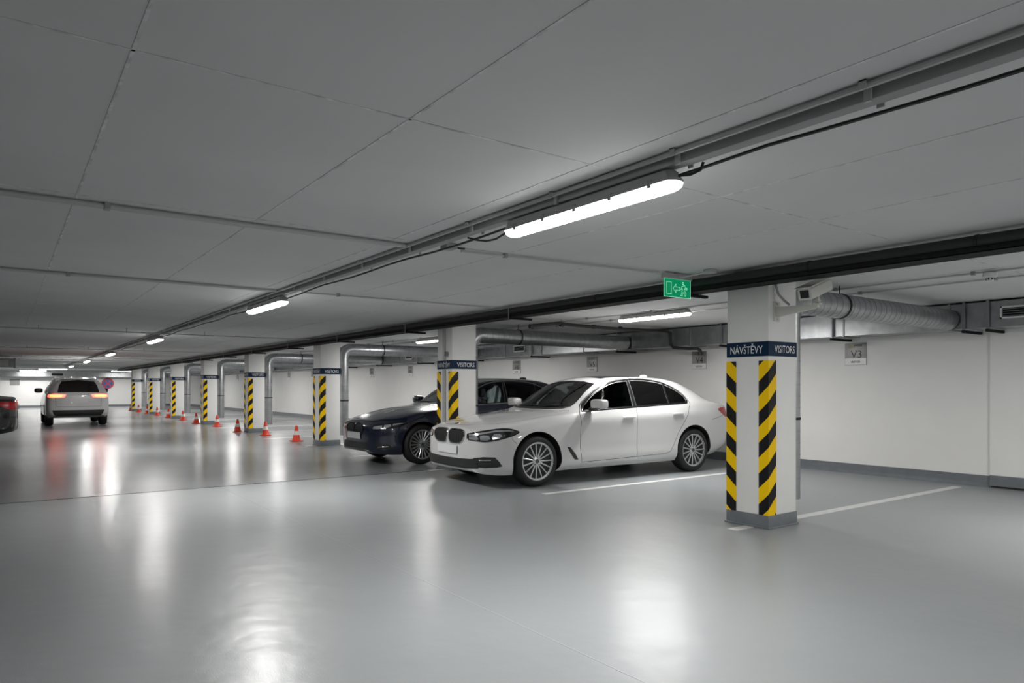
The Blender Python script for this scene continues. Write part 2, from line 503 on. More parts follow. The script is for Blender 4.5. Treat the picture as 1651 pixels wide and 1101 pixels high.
for i, yy in enumerate([3.59, 3.86, 5.62, 7.6, 10.1, 12.9, 15.7, 18.4, 21.2, 24.0]):
    hx = dx0-.035
    th = thing('duct_hanger', (hx, yy, dz0), 'steel strut hanger under the rectangular duct ' + hang_txt[i], 'bracket', 'hangers of the rectangular duct')
    obj('rod', MB().box(-.012, .012, -.014, .014, -.03, ZC-dz0-.001), M['galv_dark'], th)
    obj('bar', MB().box(-.02, XB-.005-hx, -.018, .018, -.055, -.022), M['dark'], th, label='dark supporting bar')

# duct on the far wall and the stub of a duct on the left
t = thing('rectangular_duct', (1.9, 53.3, 1.97), 'galvanised duct along the far wall above the moving white car', 'duct')
obj('duct_body', MB().box(-7.2, 7.4, 0, .45, 0, .3), M['galv'], t)
for k in range(12):
    x = -6.8+k*1.25
    obj('flange', MB().box(x-.012, x+.012, -.015, .45, -.015, .315), M['galv_dark'], t)
for x in (.9, 5.6):
    obj('vent_grille', MB().box(x-.3, x+.3, -.02, 0, .07, .21), M['well'], t, label='dark air grille')
t = thing('rectangular_duct', (.3, 30, 2.0), 'stub of a galvanised duct under the ceiling at the left edge', 'duct')
db = MB(); db.box(-5.5, 0, 0, .5, 0, .3)
obj('duct_body', db, M['galv'], t)
obj('end_collar', MB().box(0, .05, -.03, .53, -.03, .33), M['galv_dark'], t)
obj('vent_grille', MB().box(-.75, -.15, -.02, 0, .05, .24), M['detector'], t, label='white air grille')
obj('rod', MB().box(-.5, -.47, -.03, 0, -.02, ZC-2.001), M['galv_dark'], t)

# dark drain pipe crossing above the white sedan
pts = [(6.66, 8.7, 2.26), (7.0, 8.7, 2.31), (7.28, 8.7, 2.34), (7.45, 8.7, 2.325), (8.62, 8.7, 2.31), (9.80, 8.7, 2.33), (9.86, 8.68, 2.30), (9.87, 8.68, 2.10),
       (9.88, 8.62, 2.03), (9.92, 8.30, 2.0), (9.93, 8.10, 1.99), (9.935, 8.05, 1.95), (9.935, 8.05, 1.87)]
t = thing('drain_pipe', (6.66, 8.7, 2.3), 'dark drain pipe under the ceiling running from above the white sedan to the sign V4', 'pipe')
obj('pipe', MB().tube(pts, .028, 12, T=Tr(-6.66, -8.7, -2.3)), M['darkpipe'], t)
cp = MB()
for x in (6.68, 7.3, 8.0, 8.62): cp.tube([(x-.03-6.66, 0, pts[0][2]-2.3 if x < 7 else .02), (x+.03-6.66, 0, pts[0][2]-2.3 if x < 7 else .02)], .036, 12)
obj('coupling', cp, M['darkpipe'], t)
hg = MB()
for x in (7.3, 8.62): hg.tube([(x-6.66, 0, 0), (x-6.66, 0, ZC-2.301)], .005, 6)
obj('hanger_rod', hg, M['galv_dark'], t)

# ------------------------------------------------------------------ lane services
# trunking over the lane, the lamps hang on it
TX = 2.557
t = thing('cable_trunking', (TX, 0, ZC), 'long grey cable trunking under the ceiling above the lane lamps', 'cable trunking')
obj('trunk', MB().box(-.035, .035, YN+.2, 42, -.058, -.004), M['trunk'], t, bevel=.006)
obj('conduit', MB().tube([(-.07, YN+.2, -.018), (-.07, 42, -.018)], .012, 8), M['conduit'], t)
for k in range(24):
    y = .41 + .876*k
    cl = MB(); cl.box(-.092, .05, y-.013, y+.013, -.006, -.001); cl.box(-.092, -.082, y-.013, y+.013, -.034, -.001)
    cl.box(-.055, -.042, y-.013, y+.013, -.068, -.001); cl.box(.038, .046, y-.013, y+.013, -.068, -.001)
    obj('clip', cl, M['conduit'], t)
cb = []
for i in range(120):
    y = -1.5 + i*.365
    cb.append((TX+.084 + .006*math.sin(y*1.7), y, ZC-.052 - .018*abs(math.sin(y*PI/1.752)) - .005*math.sin(y*.8)))
tag(obj('power_cable', MB().tube(cb, .008, 7), M['cable']), 'black cable running along the lane trunking above the lamps', 'cable')

# conduits crossing the ceiling
def cross(x0, x1, y0, y1, label, two=True, zc=ZC-.02, clips=1.35, along='x'):
    t = thing('ceiling_conduit', (x0, y0, zc), label, 'conduit', 'conduits on the ceiling')
    L_ = Vector((x1-x0, y1-y0, 0)); n = Vector((-L_.y, L_.x, 0)).normalized()
    m = MB().tube([(0,0,0), tuple(L_)], .013 if two else .010, 8)
    if two: m.tube([tuple(n*.035), tuple(L_+n*.035)], .011, 8)
    obj('pipe', m, M['conduit'], t)
    d = L_.normalized()
    k = int(min(L_.length, 24)/clips)
    for i in range(k):
        c = d*(.4+i*clips)
        Tc = Matrix.Translation(c) @ Rot(math.atan2(d.y, d.x), 'Z')
        obj('clip', MB().box(-.015, .015, -.02, .05 if two else .02, -.017, ZC-zc-.001, T=Tc) if zc > ZC-.05 else MB().box(-.006, .006, -.012, .012, -.014, ZC-zc-.001, T=Tc), M['trunk'], t)
    return t
cross(-8, TX-.1, 4.75, 4.77, 'paired conduit across the ceiling left of the trunking, nearest the camera')
cross(-8, TX-.1, 7.83, 7.85, 'second paired conduit across the ceiling left of the trunking')
cross(TX+.36, 4.98, 4.70, 4.50, 'thin conduit running from the trunking to the green exit sign', two=False)
cross(TX+.2, 5.35, 7.80, 7.79, 'thin conduit right of the trunking beyond the exit sign', two=False)
for y, l in ((14.7, 'beyond the second lane lamp'), (22.0, 'near the fourth lane lamp'), (28.7, 'near the fifth lane lamp'), (31.9, 'shortly before the sixth lane lamp'), (44.2, 'closest to the far wall')):
    cross(-8, 5.3, y, y, 'conduit across the whole lane ceiling ' + l, two=False, zc=ZC-.073)
cross(7.40, 7.40, -3, 46, 'conduit along the ceiling above the bays carrying the smoke detector', two=False)
cross(7.92, 7.92, -3, 46, 'conduit along the ceiling above the bays, closer to the wall', two=False)

# dark tray with pipes in front of the pillars
t = thing('pipe_tray', (5.43, 0, 2.238), 'long dark tray of pipes hung under the ceiling along the pillar tops', 'pipe tray')
tm = MB(); tm.box(0, .225, -9, 47, 0, .006); tm.box(0, .006, -9, 47, 0, .035); tm.box(.219, .225, -9, 47, 0, .045)
tm.box(-.006, .006, -9, 47, .03, .036); tm.box(.205, .225, -9, 47, .042, .047)
obj('tray', tm, M['dark'], t)
obj('pipe', MB().tube([(.064, -9, .074), (.064, 47, .074)], .057, 18), M['darkpipe'], t, label='thick dark insulated pipe')
obj('pipe', MB().tube([(.155, -9, .045), (.155, 47, .045)], .036, 14), M['darkpipe'], t)
for y in (.6, 2.05, 3.3, 5.9, 8.8, 11.7, 14.6):
    obj('pipe_coupling', MB().tube([(.064, y-.012, .074), (.064, y+.012, .074)], .061, 18), M['rubber'], t)
tray_bars = [1.5, 4.62, 7.55, 10.5, 13.45, 16.45, 19.4, 22.4, 25.4, 28.5]
tray_txt = ['right of the pillar nearest the camera', 'next to the exit sign', 'right of the white sedan windscreen', 'beyond the second pillar', 'before the third pillar',
            'beyond the third pillar', 'before the fourth pillar', 'beyond the fourth pillar', 'before the fifth pillar', 'beyond the fifth pillar']
for y, l in zip(tray_bars, tray_txt):
    th = thing('tray_support', (5.42, y, 2.238), 'dark cross bar under the pipe tray ' + l, 'bracket', 'cross bars under the pipe tray')
    obj('bar', MB().box(0, .38, -.02, .02, -.028, -.001), M['dark'], th)
    r = MB(); r.tube([(-.0+.0-.002+.0, .0, -.03), (-.002, 0, ZC-2.239)], .005, 6); r.tube([(.29, 0, -.03), (.29, 0, ZC-2.239)], .005, 6)
    obj('rod', r, M['galv_dark'], th)

# ------------------------------------------------------------------ lamps
def make_lamp(L_):
    t = thing('strip_lamp', (0, 0, 0), '', 'lamp')
    w, h = .053, .05
    hb = MB(); n = 14
    # housing: boat shaped tray above the diffuser
    def ring(z, sc, ln):
        pts = []
        for k in range(n):
            a = -PI/2 + PI*k/(n-1)
            pts.append((w*sc*math.sin(a)*-1, ln/2 - w*.8 + w*.8*math.cos(a), z))
        for k in range(n):
            a = PI/2 + PI*k/(n-1)
            pts.append((w*sc*math.sin(a)*-1, -ln/2 + w*.8 + w*.8*math.cos(a), z))
        return pts
    def loft(mb, rings, mi=0):
        c = len(rings[0]); vs = [p for r in rings for p in r]; fs = []
        for i in range(len(rings)-1):
            for k in range(c): fs.append((i*c+k, i*c+(k+1) % c, (i+1)*c+(k+1) % c, (i+1)*c+k))
        fs.append(tuple(range(c-1, -1, -1))); fs.append(tuple((len(rings)-1)*c+k for k in range(c)))
        mb.add(vs, fs, mi)
    loft(hb, [ring(.036, 1.1, L_), ring(.048, 1.1, L_), ring(.054, .98, L_-.014), ring(.086, .86, L_-.05), ring(.094, .7, L_-.07)])
    obj('housing', hb, M['lamp_body'], t, smooth=30)
    df = MB(); loft(df, [ring(.0, .55, L_-.07), ring(.008, .82, L_-.035), ring(.02, .97, L_-.012), ring(.036, 1.0, L_-.006)])
    dd = obj('diffuser', df, M['lamp'], t, smooth=30, label='glowing white diffuser')
    for k in range(5):
        y = -L_/2+.14+(L_-.28)*k/4
        for s in (-1, 1): obj('clip', MB().box(s*.058-.003, s*.058+.003, y-.012, y+.012, .022, .06), M['trunk'], t)
    obj('mounting', MB().box(-.02, .02, -L_*.36, L_*.36, .088, .102), M['trunk'], t)
    li = bpy.data.lights.new('tube light', 'AREA'); li.shape = 'RECTANGLE'; li.size = .055; li.size_y = L_-.12
    li.energy = 46*L_; li.color = (1, .985, .96)
    lo = bpy.data.objects.new('tube_light', li); COL.objects.link(lo); lo.parent = t; lo.location = (0, 0, -.004)
    return t
lamp = make_lamp(1.37)
ZL = 2.238
lane = [(2.875, 'lane ceiling lamp nearest the camera, large and bright'), (8.55, 'second lane ceiling lamp from the camera'), (16.18, 'third lane ceiling lamp from the camera'),
        (23.69, 'fourth lane ceiling lamp from the camera'), (30.88, 'fifth lane ceiling lamp from the camera'), (38.3, 'sixth lane ceiling lamp, smallest along the trunking'),
        (-3.2, 'added lane ceiling lamp over the near floor, out of view'), (-8.6, 'added lane ceiling lamp at the near wall, out of view')]  # last two continue the row out of view, added to brighten the pillars
for i, (y, l) in enumerate(lane):
    if i == 0: lamp.location = (TX, y, ZL); lamp['label'] = l; lamp['group'] = 'lamps over the lane'
    else: dup(lamp, (TX, y, ZL), l, 'lamps over the lane')
ZS = 2.297
stall = [(7.06, 'bay ceiling lamp above the rear of the white sedan'), (13.55, 'bay ceiling lamp just left of the second pillar'), (18.9, 'bay ceiling lamp behind the third pillar'),
         (24.4, 'bay ceiling lamp between the fourth and fifth pillars'), (30.1, 'bay ceiling lamp near the sixth pillar'), (35.7, 'bay ceiling lamp near the seventh pillar'),
         (42., 'bay ceiling lamp past the farthest pillar'), (1.03, 'added bay ceiling lamp near the wall panel, unseen right of the view'), (-5.0, 'added last bay ceiling lamp, unseen behind the view on the right')]  # last two are unseen, added to lift the nearest pillar and right wall
lamp2 = make_lamp(1.37)
for i, (y, l) in enumerate(stall):
    if i == 0: lamp2.location = (7.66, y, ZS); lamp2['label'] = l; lamp2['group'] = 'lamps over the bays'
    else: dup(lamp2, (7.66, y, ZS), l, 'lamps over the bays')
for x, y, l in ((2.3, 47.5, 'crosswise ceiling lamp above the moving white car'), (1.5, 52.4, 'crosswise ceiling lamp by the far wall, left of the moving car'),
                (6.3, 51.5, 'crosswise ceiling lamp by the far wall beside the no stopping sign'), (-2.5, 50., 'crosswise ceiling lamp by the far wall at the left edge')):
    dup(lamp, (x, y, ZS), l, 'crosswise lamps by the far wall', rz=PI/2)
# supply leads from the trunking to the first lamp
def lead(pts, label):
    obj('lead', MB().tube(pts, .007, 7, T=Tr(-TX, -2.85, -ZL)), M['cable'], lamp, label='black supply cable')
lead([(TX, 2.175, 2.30), (TX+.03, 2.13, 2.298), (TX+.055, 2.09, 2.315), (TX+.05, 2.07, 2.345)], '')
lead([(TX, 3.525, 2.30), (TX+.02, 3.60, 2.285), (TX+.03, 3.72, 2.270), (TX+.04, 3.84, 2.278), (TX+.045, 3.96, 2.305), (TX+.045, 4.08, 2.342)], '')
dm = MB()
for k in range(26): dm.box(-.004, .004, -.55+k*.0435, -.55+k*.0435+.024, -.008, -.0065)
obj('led_gaps', dm, M['lamp_body'], lamp, label='row of small grey gaps between the tubes')
t = thing('junction_box', (2.745, 4.60, ZC), 'small grey sensor box on the ceiling beside the lane trunking', 'sensor')
obj('box', MB().box(-.05, .05, -.05, .05, -.045, -.001), M['trunk'], t, bevel=.008)
obj('lead', MB().tube([(.05, 0, -.02), (.1, .0, -.025), (.15, .02, -.018)], .008, 7), M['cable'], t)

# smoke detector
t = thing('smoke_detector', (7.40, 2.66, ZC-.068), 'white smoke detector on the ceiling at the right, above the bays', 'smoke detector')
obj('base', MB().lathe([(.055, .035), (.06, .02), (.06, 0), (.05, -.008)], 24), M['detector'], t)
obj('head', MB().lathe([(.03, -.007), (.034, -.022), (.03, -.04), (.012, -.046)], 20), M['detector'], t)
sl = MB()
for k in range(8): sl.box(.03, .036, -.006, .006, -.03, -.014, T=Rot(k*PI/4, 'Z'))
obj('slots', sl, M['ink'], t)

# exit sign
t = thing('exit_sign', (5.21, 4.5, 2.35), 'green lit exit sign with running man, arrow and door under the ceiling', 'exit sign')
mb_ = MB().box(-.19, .19, -.03, .03, -.012, .035); mb_.box(-.03, .03, -.02, .02, .035, ZC-2.351)
obj('mount', mb_, M['lamp_body'], t, bevel=.006)
obj('panel', MB().box(-.185, .19, -.004, .004, -.185, -.01), M['green'], t, label='green glowing panel')
pg = MB()
def stroke(mb, pts, w=.0042, closed=True, yy=-.0055):
    n = len(pts)
    for i in range(n if closed else n-1):
        a, b = Vector((pts[i][0], 0, pts[i][1])), Vector((pts[(i+1) % n][0], 0, pts[(i+1) % n][1]))
        d = (b-a).normalized(); s = Vector((-d.z, 0, d.x))*(w/2)
        a2, b2 = a-d*(w/2), b+d*(w/2)
        off = Vector((0, yy, 0))
        mb.add([a2-s+off, b2-s+off, b2+s+off, a2+s+off], [(0,1,2,3)])
stroke(pg, [(-.15,-.155),(-.085,-.155),(-.085,-.045),(-.15,-.045)])
stroke(pg, [(-.06,-.10),(-.02,-.06),(-.02,-.085),(.035,-.085),(.035,-.115),(-.02,-.115),(-.02,-.14)])
stroke(pg, [(.075,-.035),(.09,-.035),(.09,-.055),(.075,-.055)])
stroke(pg, [(.05,-.105),(.065,-.075),(.105,-.062),(.12,-.085),(.14,-.085),(.14,-.10),(.115,-.10),(.105,-.09),(.10,-.115),(.125,-.135),(.12,-.165),(.105,-.165),(.105,-.142),(.08,-.13),(.07,-.165),(.05,-.165),(.075,-.10),(.065,-.095)])
stroke(pg, [(-.184,-.184),(.189,-.184),(.189,-.011),(-.184,-.011)], .005)
obj('pictogram', pg, M['green_line'], t, smooth=0, fix=False, label='pale green outlines of door, arrow and running man')
t = thing('junction_box', (5.30, 4.18, ZC), 'small grey junction box on the ceiling right of the exit sign', 'junction box')
obj('box', MB().box(-.045, .045, -.045, .045, -.04, -.001), M['conduit'], t, bevel=.006)
obj('lead', MB().tube([(-.045, 0, -.025), (-.12, .05, -.05), (-.22, .1, -.075), (-.3, .11, -.09)], .008, 7), M['conduit'], t)

# surveillance camera on the nearest pillar
t = thing('security_camera', (5.82, 3.84, 2.01), 'cream security camera on a bracket at the top of the nearest pillar', 'security camera')
obj('wall_plate', MB().box(-.045, .045, -.013, -.001, -.09, .09), M['cam'], t, bevel=.004)
scw = MB()
for z in (-.07, .07): scw.tube([(0,-.012,z),(0,-.018,z)], .008, 8)
obj('screws', scw, M['galv_dark'], t)
arm = MB().prism([(-.012,-.05),(-.012,.045),(-.42,.03),(-.42,.0)], (-.022, 0, 0), (0,1,0), (0,0,1), (.044,0,0))
obj('arm', arm, M['cam'], t, bevel=.005)
jn = MB().box(-.028, .028, -.44, -.38, .028, .042); jn.tube([(-.022,-.41,.062),(.022,-.41,.062)], .02, 14); jn.box(-.012, .012, -.425, -.395, .06, .115)
obj('joint', jn, M['cam'], t, bevel=.003)
Th = Tr(-.015, -.41, .165) @ Rot(math.radians(6), 'Z') @ Rot(math.radians(-17), 'Y') @ Matrix.Scale(1.1, 4)
hs = MB()
prof = [(-.05,-.045),(.05,-.045),(.055,-.02),(.055,.035),(.04,.052),(-.04,.052),(-.055,.035),(-.055,-.02)]
n = len(prof); xs_ = (-.215, .17)
hs.add([(x, a, b) for x in xs_ for a, b in prof], [tuple(range(n)), tuple(range(2*n-1, n-1, -1))] + [(i, (i+1) % n, n+(i+1) % n, n+i) for i in range(n)], 0, Th)
obj('housing', hs, M['cam'], t, bevel=.004)
obj('lens_window', MB().box(-.219, -.214, -.034, .034, -.028, .034, T=Th), M['black'], t, label='black front window')
obj('sun_shield', MB().box(-.25, .16, -.062, .062, .053, .06, T=Th), M['cam'], t, bevel=.002)
obj('lead', MB().tube([(-.045,-.016,.37),(-.03,-.016,.33),(-.03,-.018,.24),(-.01,-.03,.16),(.02,-.07,.1),(.025,-.12,.055)], .011, 8), M['galv_dark'], t, label='grey flexible lead')

# upright conduit on the second pillar
t = thing('upright_conduit', (PX0, pil_y[1]+.21, 0), 'grey upright conduit on the lane side of the second pillar', 'conduit')
obj('pipe', MB().box(-.036, -.007, -.03, .03, .14, 1.59), M['conduit'], t, bevel=.008)
obj('pipe', MB().box(-.036, -.007, -.03, .03, 1.742, 2.23), M['conduit'], t, bevel=.008)
bx = MB().box(-.055, -.005, -.05, .05, 1.80, 1.93)
bx = MB().box(-.05, -.005, -.11, -.045, 1.80, 1.87)
obj('switch_box', bx, M['galv_dark'], t, bevel=.006)

# ------------------------------------------------------------------ bay signs
def bay_sign(yc, zc, txt, label):
    t = thing('bay_sign', (XB, yc, zc), label, 'sign', 'bay number signs on the wall')
    w = h = .33
    obj('plate', MB().box(-.012, 0, -w/2, w/2, -h/2, h/2), M['silver_sign'], t, bevel=.002)
    obj('lower_strip', MB().box(-.0135, -.012, -w/2+.004, w/2-.004, -h/2+.004, -h/2+.10), M['white_sign'], t, smooth=0, label='white lower strip')
    if txt:
        m_ = MB(); add_text(m_, txt, .165, .112, (-.0145, -.01, -.002), (0,-1,0), (0,0,1))
        obj('number', m_, M['ink'], t, smooth=0, fix=False, label='dark number ' + txt)
        m_ = MB(); add_text(m_, 'VISITOR', .15, .032, (-.0150, 0.0, -.118), (0,-1,0), (0,0,1), bold=.02)
        obj('caption', m_, M['ink'], t, smooth=0, fix=False)
        m_ = MB()
        for k in range(3): m_.prism([(0,0),(.012,0),(.02,.055),(.008,.055)], (-.0135, .105-.02*k, .09), (0,-1,0), (0,0,1), (-.001,0,0))
        obj('emblem', m_, M['olive'], t, smooth=0, label='small olive printed mark')
        m_ = MB()
        for k in range(3): m_.box(-.0145, -.0135, -.10, .03, .10+.017*k, .108+.017*k)
        obj('small_print', m_, M['ink'], t, smooth=0)
for yc, tx, lab in ((5.54,'V3','square bay sign V3 on the wall right of the nearest pillar'), (8.49,'V4','square bay sign V4 on the wall left of the nearest pillar'),
                    (11.41,'V5','square bay sign V5 on the wall above the white sedan roof'), (14.20,'V6','square bay sign V6 on the wall above the dark sedan roof'),
                    (19.90,'V8','square bay sign V8 on the wall, left of the second pillar'), (22.76,'V9','square bay sign V9 on the wall, right of the third pillar duct'),
                    (28.55,None,'small bay sign close to the left side of the third pillar'), (31.53,None,'small bay sign between the third and fourth pillars, left one'),
                    (40.1,None,'tiny bay sign between the fourth and fifth pillars, right one'), (43.03,None,'tiny bay sign between the fourth and fifth pillars, left one')):
    bay_sign(yc, 1.81, tx, lab)
t = thing('bay_sign', (.6, YF, 1.62), 'dark bay sign on the far wall left of the moving white car', 'sign')
obj('plate', MB().box(-.25, .25, -.015, 0, -.2, .2), M['silver_sign'], t)

# no stopping sign on the far wall
t = thing('no_stopping_sign', (5.68, YF-.02, 1.56), 'round red and blue no stopping sign right of the moving white car', 'road sign')
Tf = Rot(PI/2, 'X')
obj('disc', MB().lathe([(.0001, .02), (.36, .02), (.36, 0), (.0001, 0)], 32, T=Tf), M['red'], t, label='red disc')
obj('field', MB().lathe([(.0001, .026), (.285, .026), (.285, .02), (.0001, .02)], 32, T=Tf), M['blue'], t, label='blue field')
cx_ = MB()
for a, e in ((PI/4, 0), (-PI/4, .002)): cx_.box(-.29, .29, -.034-e, -.027, -.035, .035, T=Rot(a, 'Y'))
obj('cross', cx_, M['red'], t, label='red cross')

# ------------------------------------------------------------------ traffic cones
def make_cone():
    t = thing('traffic_cone', (0, 0, 0), '', 'traffic cone', 'traffic cones along the bays')
    b = MB()
    b.box(-.13, .13, -.13, .13, 0, .022)
    obj('base', b, M['orange'], t, bevel=.008)
    b = MB(); r = lambda z: .098 - (z-.02)*.2
    zs = [.022, .03, .15, .245, .375, .38]
    b.lathe([(.11, .022), (r(.03), .036), (r(.15), .15), (r(.245), .245), (r(.375), .375), (r(.375)-.006, .38)], 24)
    obj('body', b, M['orange'], t)
    b = MB(); b.lathe([(r(.155)+.002, .155), (r(.25)+.002, .25)], 24)
    obj('band', b, M['cone_white'], t, label='white reflective band')
    return t
cones = [(5.75,16.82,'traffic cone nearest the camera, left of the third pillar'), (5.75,19.30,'second traffic cone, right of the fourth pillar base'), (5.52,21.20,'third traffic cone, just left of the fourth pillar'),
         (5.75,24.60,'fourth traffic cone, in front of the round duct of the fifth pillar'), (5.62,27.10,'fifth traffic cone, left of the fifth pillar'), (5.75,30.06,'sixth traffic cone, second to the left of the fifth pillar'),
         (5.75,33.10,'seventh traffic cone, just left of the sixth pillar'), (5.75,35.77,'eighth traffic cone, between the sixth and seventh pillars'), (5.75,38.60,'ninth traffic cone, just left of the seventh pillar'),
         (5.75,41.26,'tenth traffic cone, second farthest of the row'), (5.75,44.00,'farthest traffic cone, beside the last pillar')]
c0 = make_cone()
for i, (x, y, l) in enumerate(cones):
    if i == 0: c0.location = (x, y, 0); c0['label'] = l
    else: dup(c0, (x, y, 0), l, rz=random.uniform(-.4, .4))

# ------------------------------------------------------------------ cars
# car space: x runs from nose to tail with 0 at the front axle, y < 0 is the side facing the camera bay, z is up.
# A body is lofted from stations (x, then (half width, height) of ten lines from sill to roof centre).
SEDAN = [
 (-0.840,(0.220,0.370),(0.220,0.410),(0.220,0.470),(0.220,0.540),(0.220,0.600),(0.200,0.650),(0.150,0.665),(0.100,0.672),(0.050,0.676),(0.000,0.678)),
 (-0.820,(0.450,0.275),(0.470,0.330),(0.480,0.440),(0.480,0.560),(0.465,0.645),(0.420,0.705),(0.320,0.722),(0.210,0.733),(0.100,0.738),(0.000,0.740)),
 (-0.775,(0.600,0.215),(0.640,0.290),(0.660,0.440),(0.660,0.570),(0.645,0.665),(0.585,0.732),(0.450,0.760),(0.310,0.776),(0.150,0.784),(0.000,0.788)),
 (-0.665,(0.710,0.190),(0.775,0.280),(0.790,0.440),(0.790,0.580),(0.775,0.680),(0.705,0.750),(0.550,0.795),(0.380,0.815),(0.190,0.826),(0.000,0.830)),
 (-0.488,(0.790,0.175),(0.860,0.270),(0.877,0.440),(0.877,0.590),(0.862,0.690),(0.785,0.775),(0.610,0.830),(0.420,0.855),(0.210,0.868),(0.000,0.872)),
 (-0.250,(0.825,0.172),(0.900,0.260),(0.914,0.440),(0.916,0.600),(0.898,0.710),(0.822,0.820),(0.640,0.868),(0.440,0.892),(0.220,0.905),(0.000,0.910)),
 (0.000,(0.830,0.178),(0.908,0.260),(0.922,0.450),(0.927,0.620),(0.912,0.745),(0.842,0.862),(0.660,0.902),(0.460,0.926),(0.230,0.940),(0.000,0.945)),
 (0.300,(0.830,0.182),(0.910,0.265),(0.925,0.460),(0.931,0.630),(0.918,0.785),(0.858,0.908),(0.740,0.932),(0.600,0.948),(0.310,0.965),(0.000,0.971)),
 (0.520,(0.830,0.185),(0.913,0.270),(0.922,0.460),(0.924,0.651),(0.927,0.815),(0.865,0.935),(0.800,0.950),(0.735,0.962),(0.380,0.985),(0.000,0.992)),
 (0.800,(0.830,0.188),(0.916,0.275),(0.919,0.465),(0.920,0.670),(0.931,0.840),(0.870,0.962),(0.805,1.000),(0.710,1.040),(0.370,1.130),(0.000,1.155)),
 (1.100,(0.830,0.190),(0.916,0.280),(0.919,0.470),(0.920,0.675),(0.928,0.856),(0.873,0.982),(0.775,1.105),(0.648,1.235),(0.350,1.300),(0.000,1.322)),
 (1.400,(0.830,0.190),(0.916,0.280),(0.919,0.470),(0.920,0.680),(0.926,0.868),(0.875,0.998),(0.758,1.170),(0.592,1.378),(0.320,1.427),(0.000,1.444)),
 (1.800,(0.830,0.190),(0.916,0.280),(0.919,0.470),(0.920,0.685),(0.925,0.880),(0.876,1.012),(0.752,1.190),(0.562,1.432),(0.310,1.468),(0.000,1.478)),
 (2.200,(0.830,0.190),(0.916,0.280),(0.919,0.475),(0.920,0.690),(0.926,0.890),(0.874,1.025),(0.748,1.195),(0.556,1.442),(0.310,1.472),(0.000,1.481)),
 (2.600,(0.830,0.192),(0.916,0.285),(0.920,0.480),(0.921,0.695),(0.929,0.900),(0.872,1.038),(0.745,1.196),(0.555,1.430),(0.310,1.464),(0.000,1.475)),
 (2.920,(0.830,0.200),(0.912,0.290),(0.923,0.485),(0.926,0.690),(0.927,0.910),(0.868,1.046),(0.748,1.186),(0.565,1.388),(0.310,1.433),(0.000,1.448)),
 (3.220,(0.820,0.215),(0.900,0.305),(0.922,0.490),(0.928,0.670),(0.910,0.915),(0.858,1.050),(0.768,1.149),(0.600,1.280),(0.330,1.338),(0.000,1.358)),
 (3.448,(0.800,0.240),(0.885,0.330),(0.906,0.495),(0.911,0.670),(0.896,0.915),(0.845,1.046),(0.765,1.100),(0.630,1.165),(0.330,1.220),(0.000,1.237)),
 (3.648,(0.770,0.270),(0.855,0.350),(0.880,0.500),(0.887,0.675),(0.872,0.910),(0.825,1.035),(0.745,1.062),(0.610,1.082),(0.310,1.108),(0.000,1.116)),
 (3.822,(0.710,0.300),(0.800,0.375),(0.833,0.515),(0.840,0.680),(0.825,0.900),(0.785,1.012),(0.690,1.050),(0.540,1.070),(0.280,1.088),(0.000,1.094)),
 (3.926,(0.630,0.325),(0.720,0.395),(0.760,0.530),(0.770,0.690),(0.755,0.885),(0.715,0.985),(0.610,1.040),(0.470,1.060),(0.240,1.078),(0.000,1.084)),
 (3.979,(0.500,0.360),(0.600,0.420),(0.650,0.540),(0.665,0.695),(0.650,0.865),(0.600,0.955),(0.490,1.015),(0.360,1.035),(0.180,1.052),(0.000,1.058)),
 (4.005,(0.250,0.430),(0.300,0.470),(0.330,0.560),(0.340,0.700),(0.330,0.830),(0.300,0.910),(0.230,0.965),(0.160,0.980),(0.080,0.990),(0.000,0.994)),
]
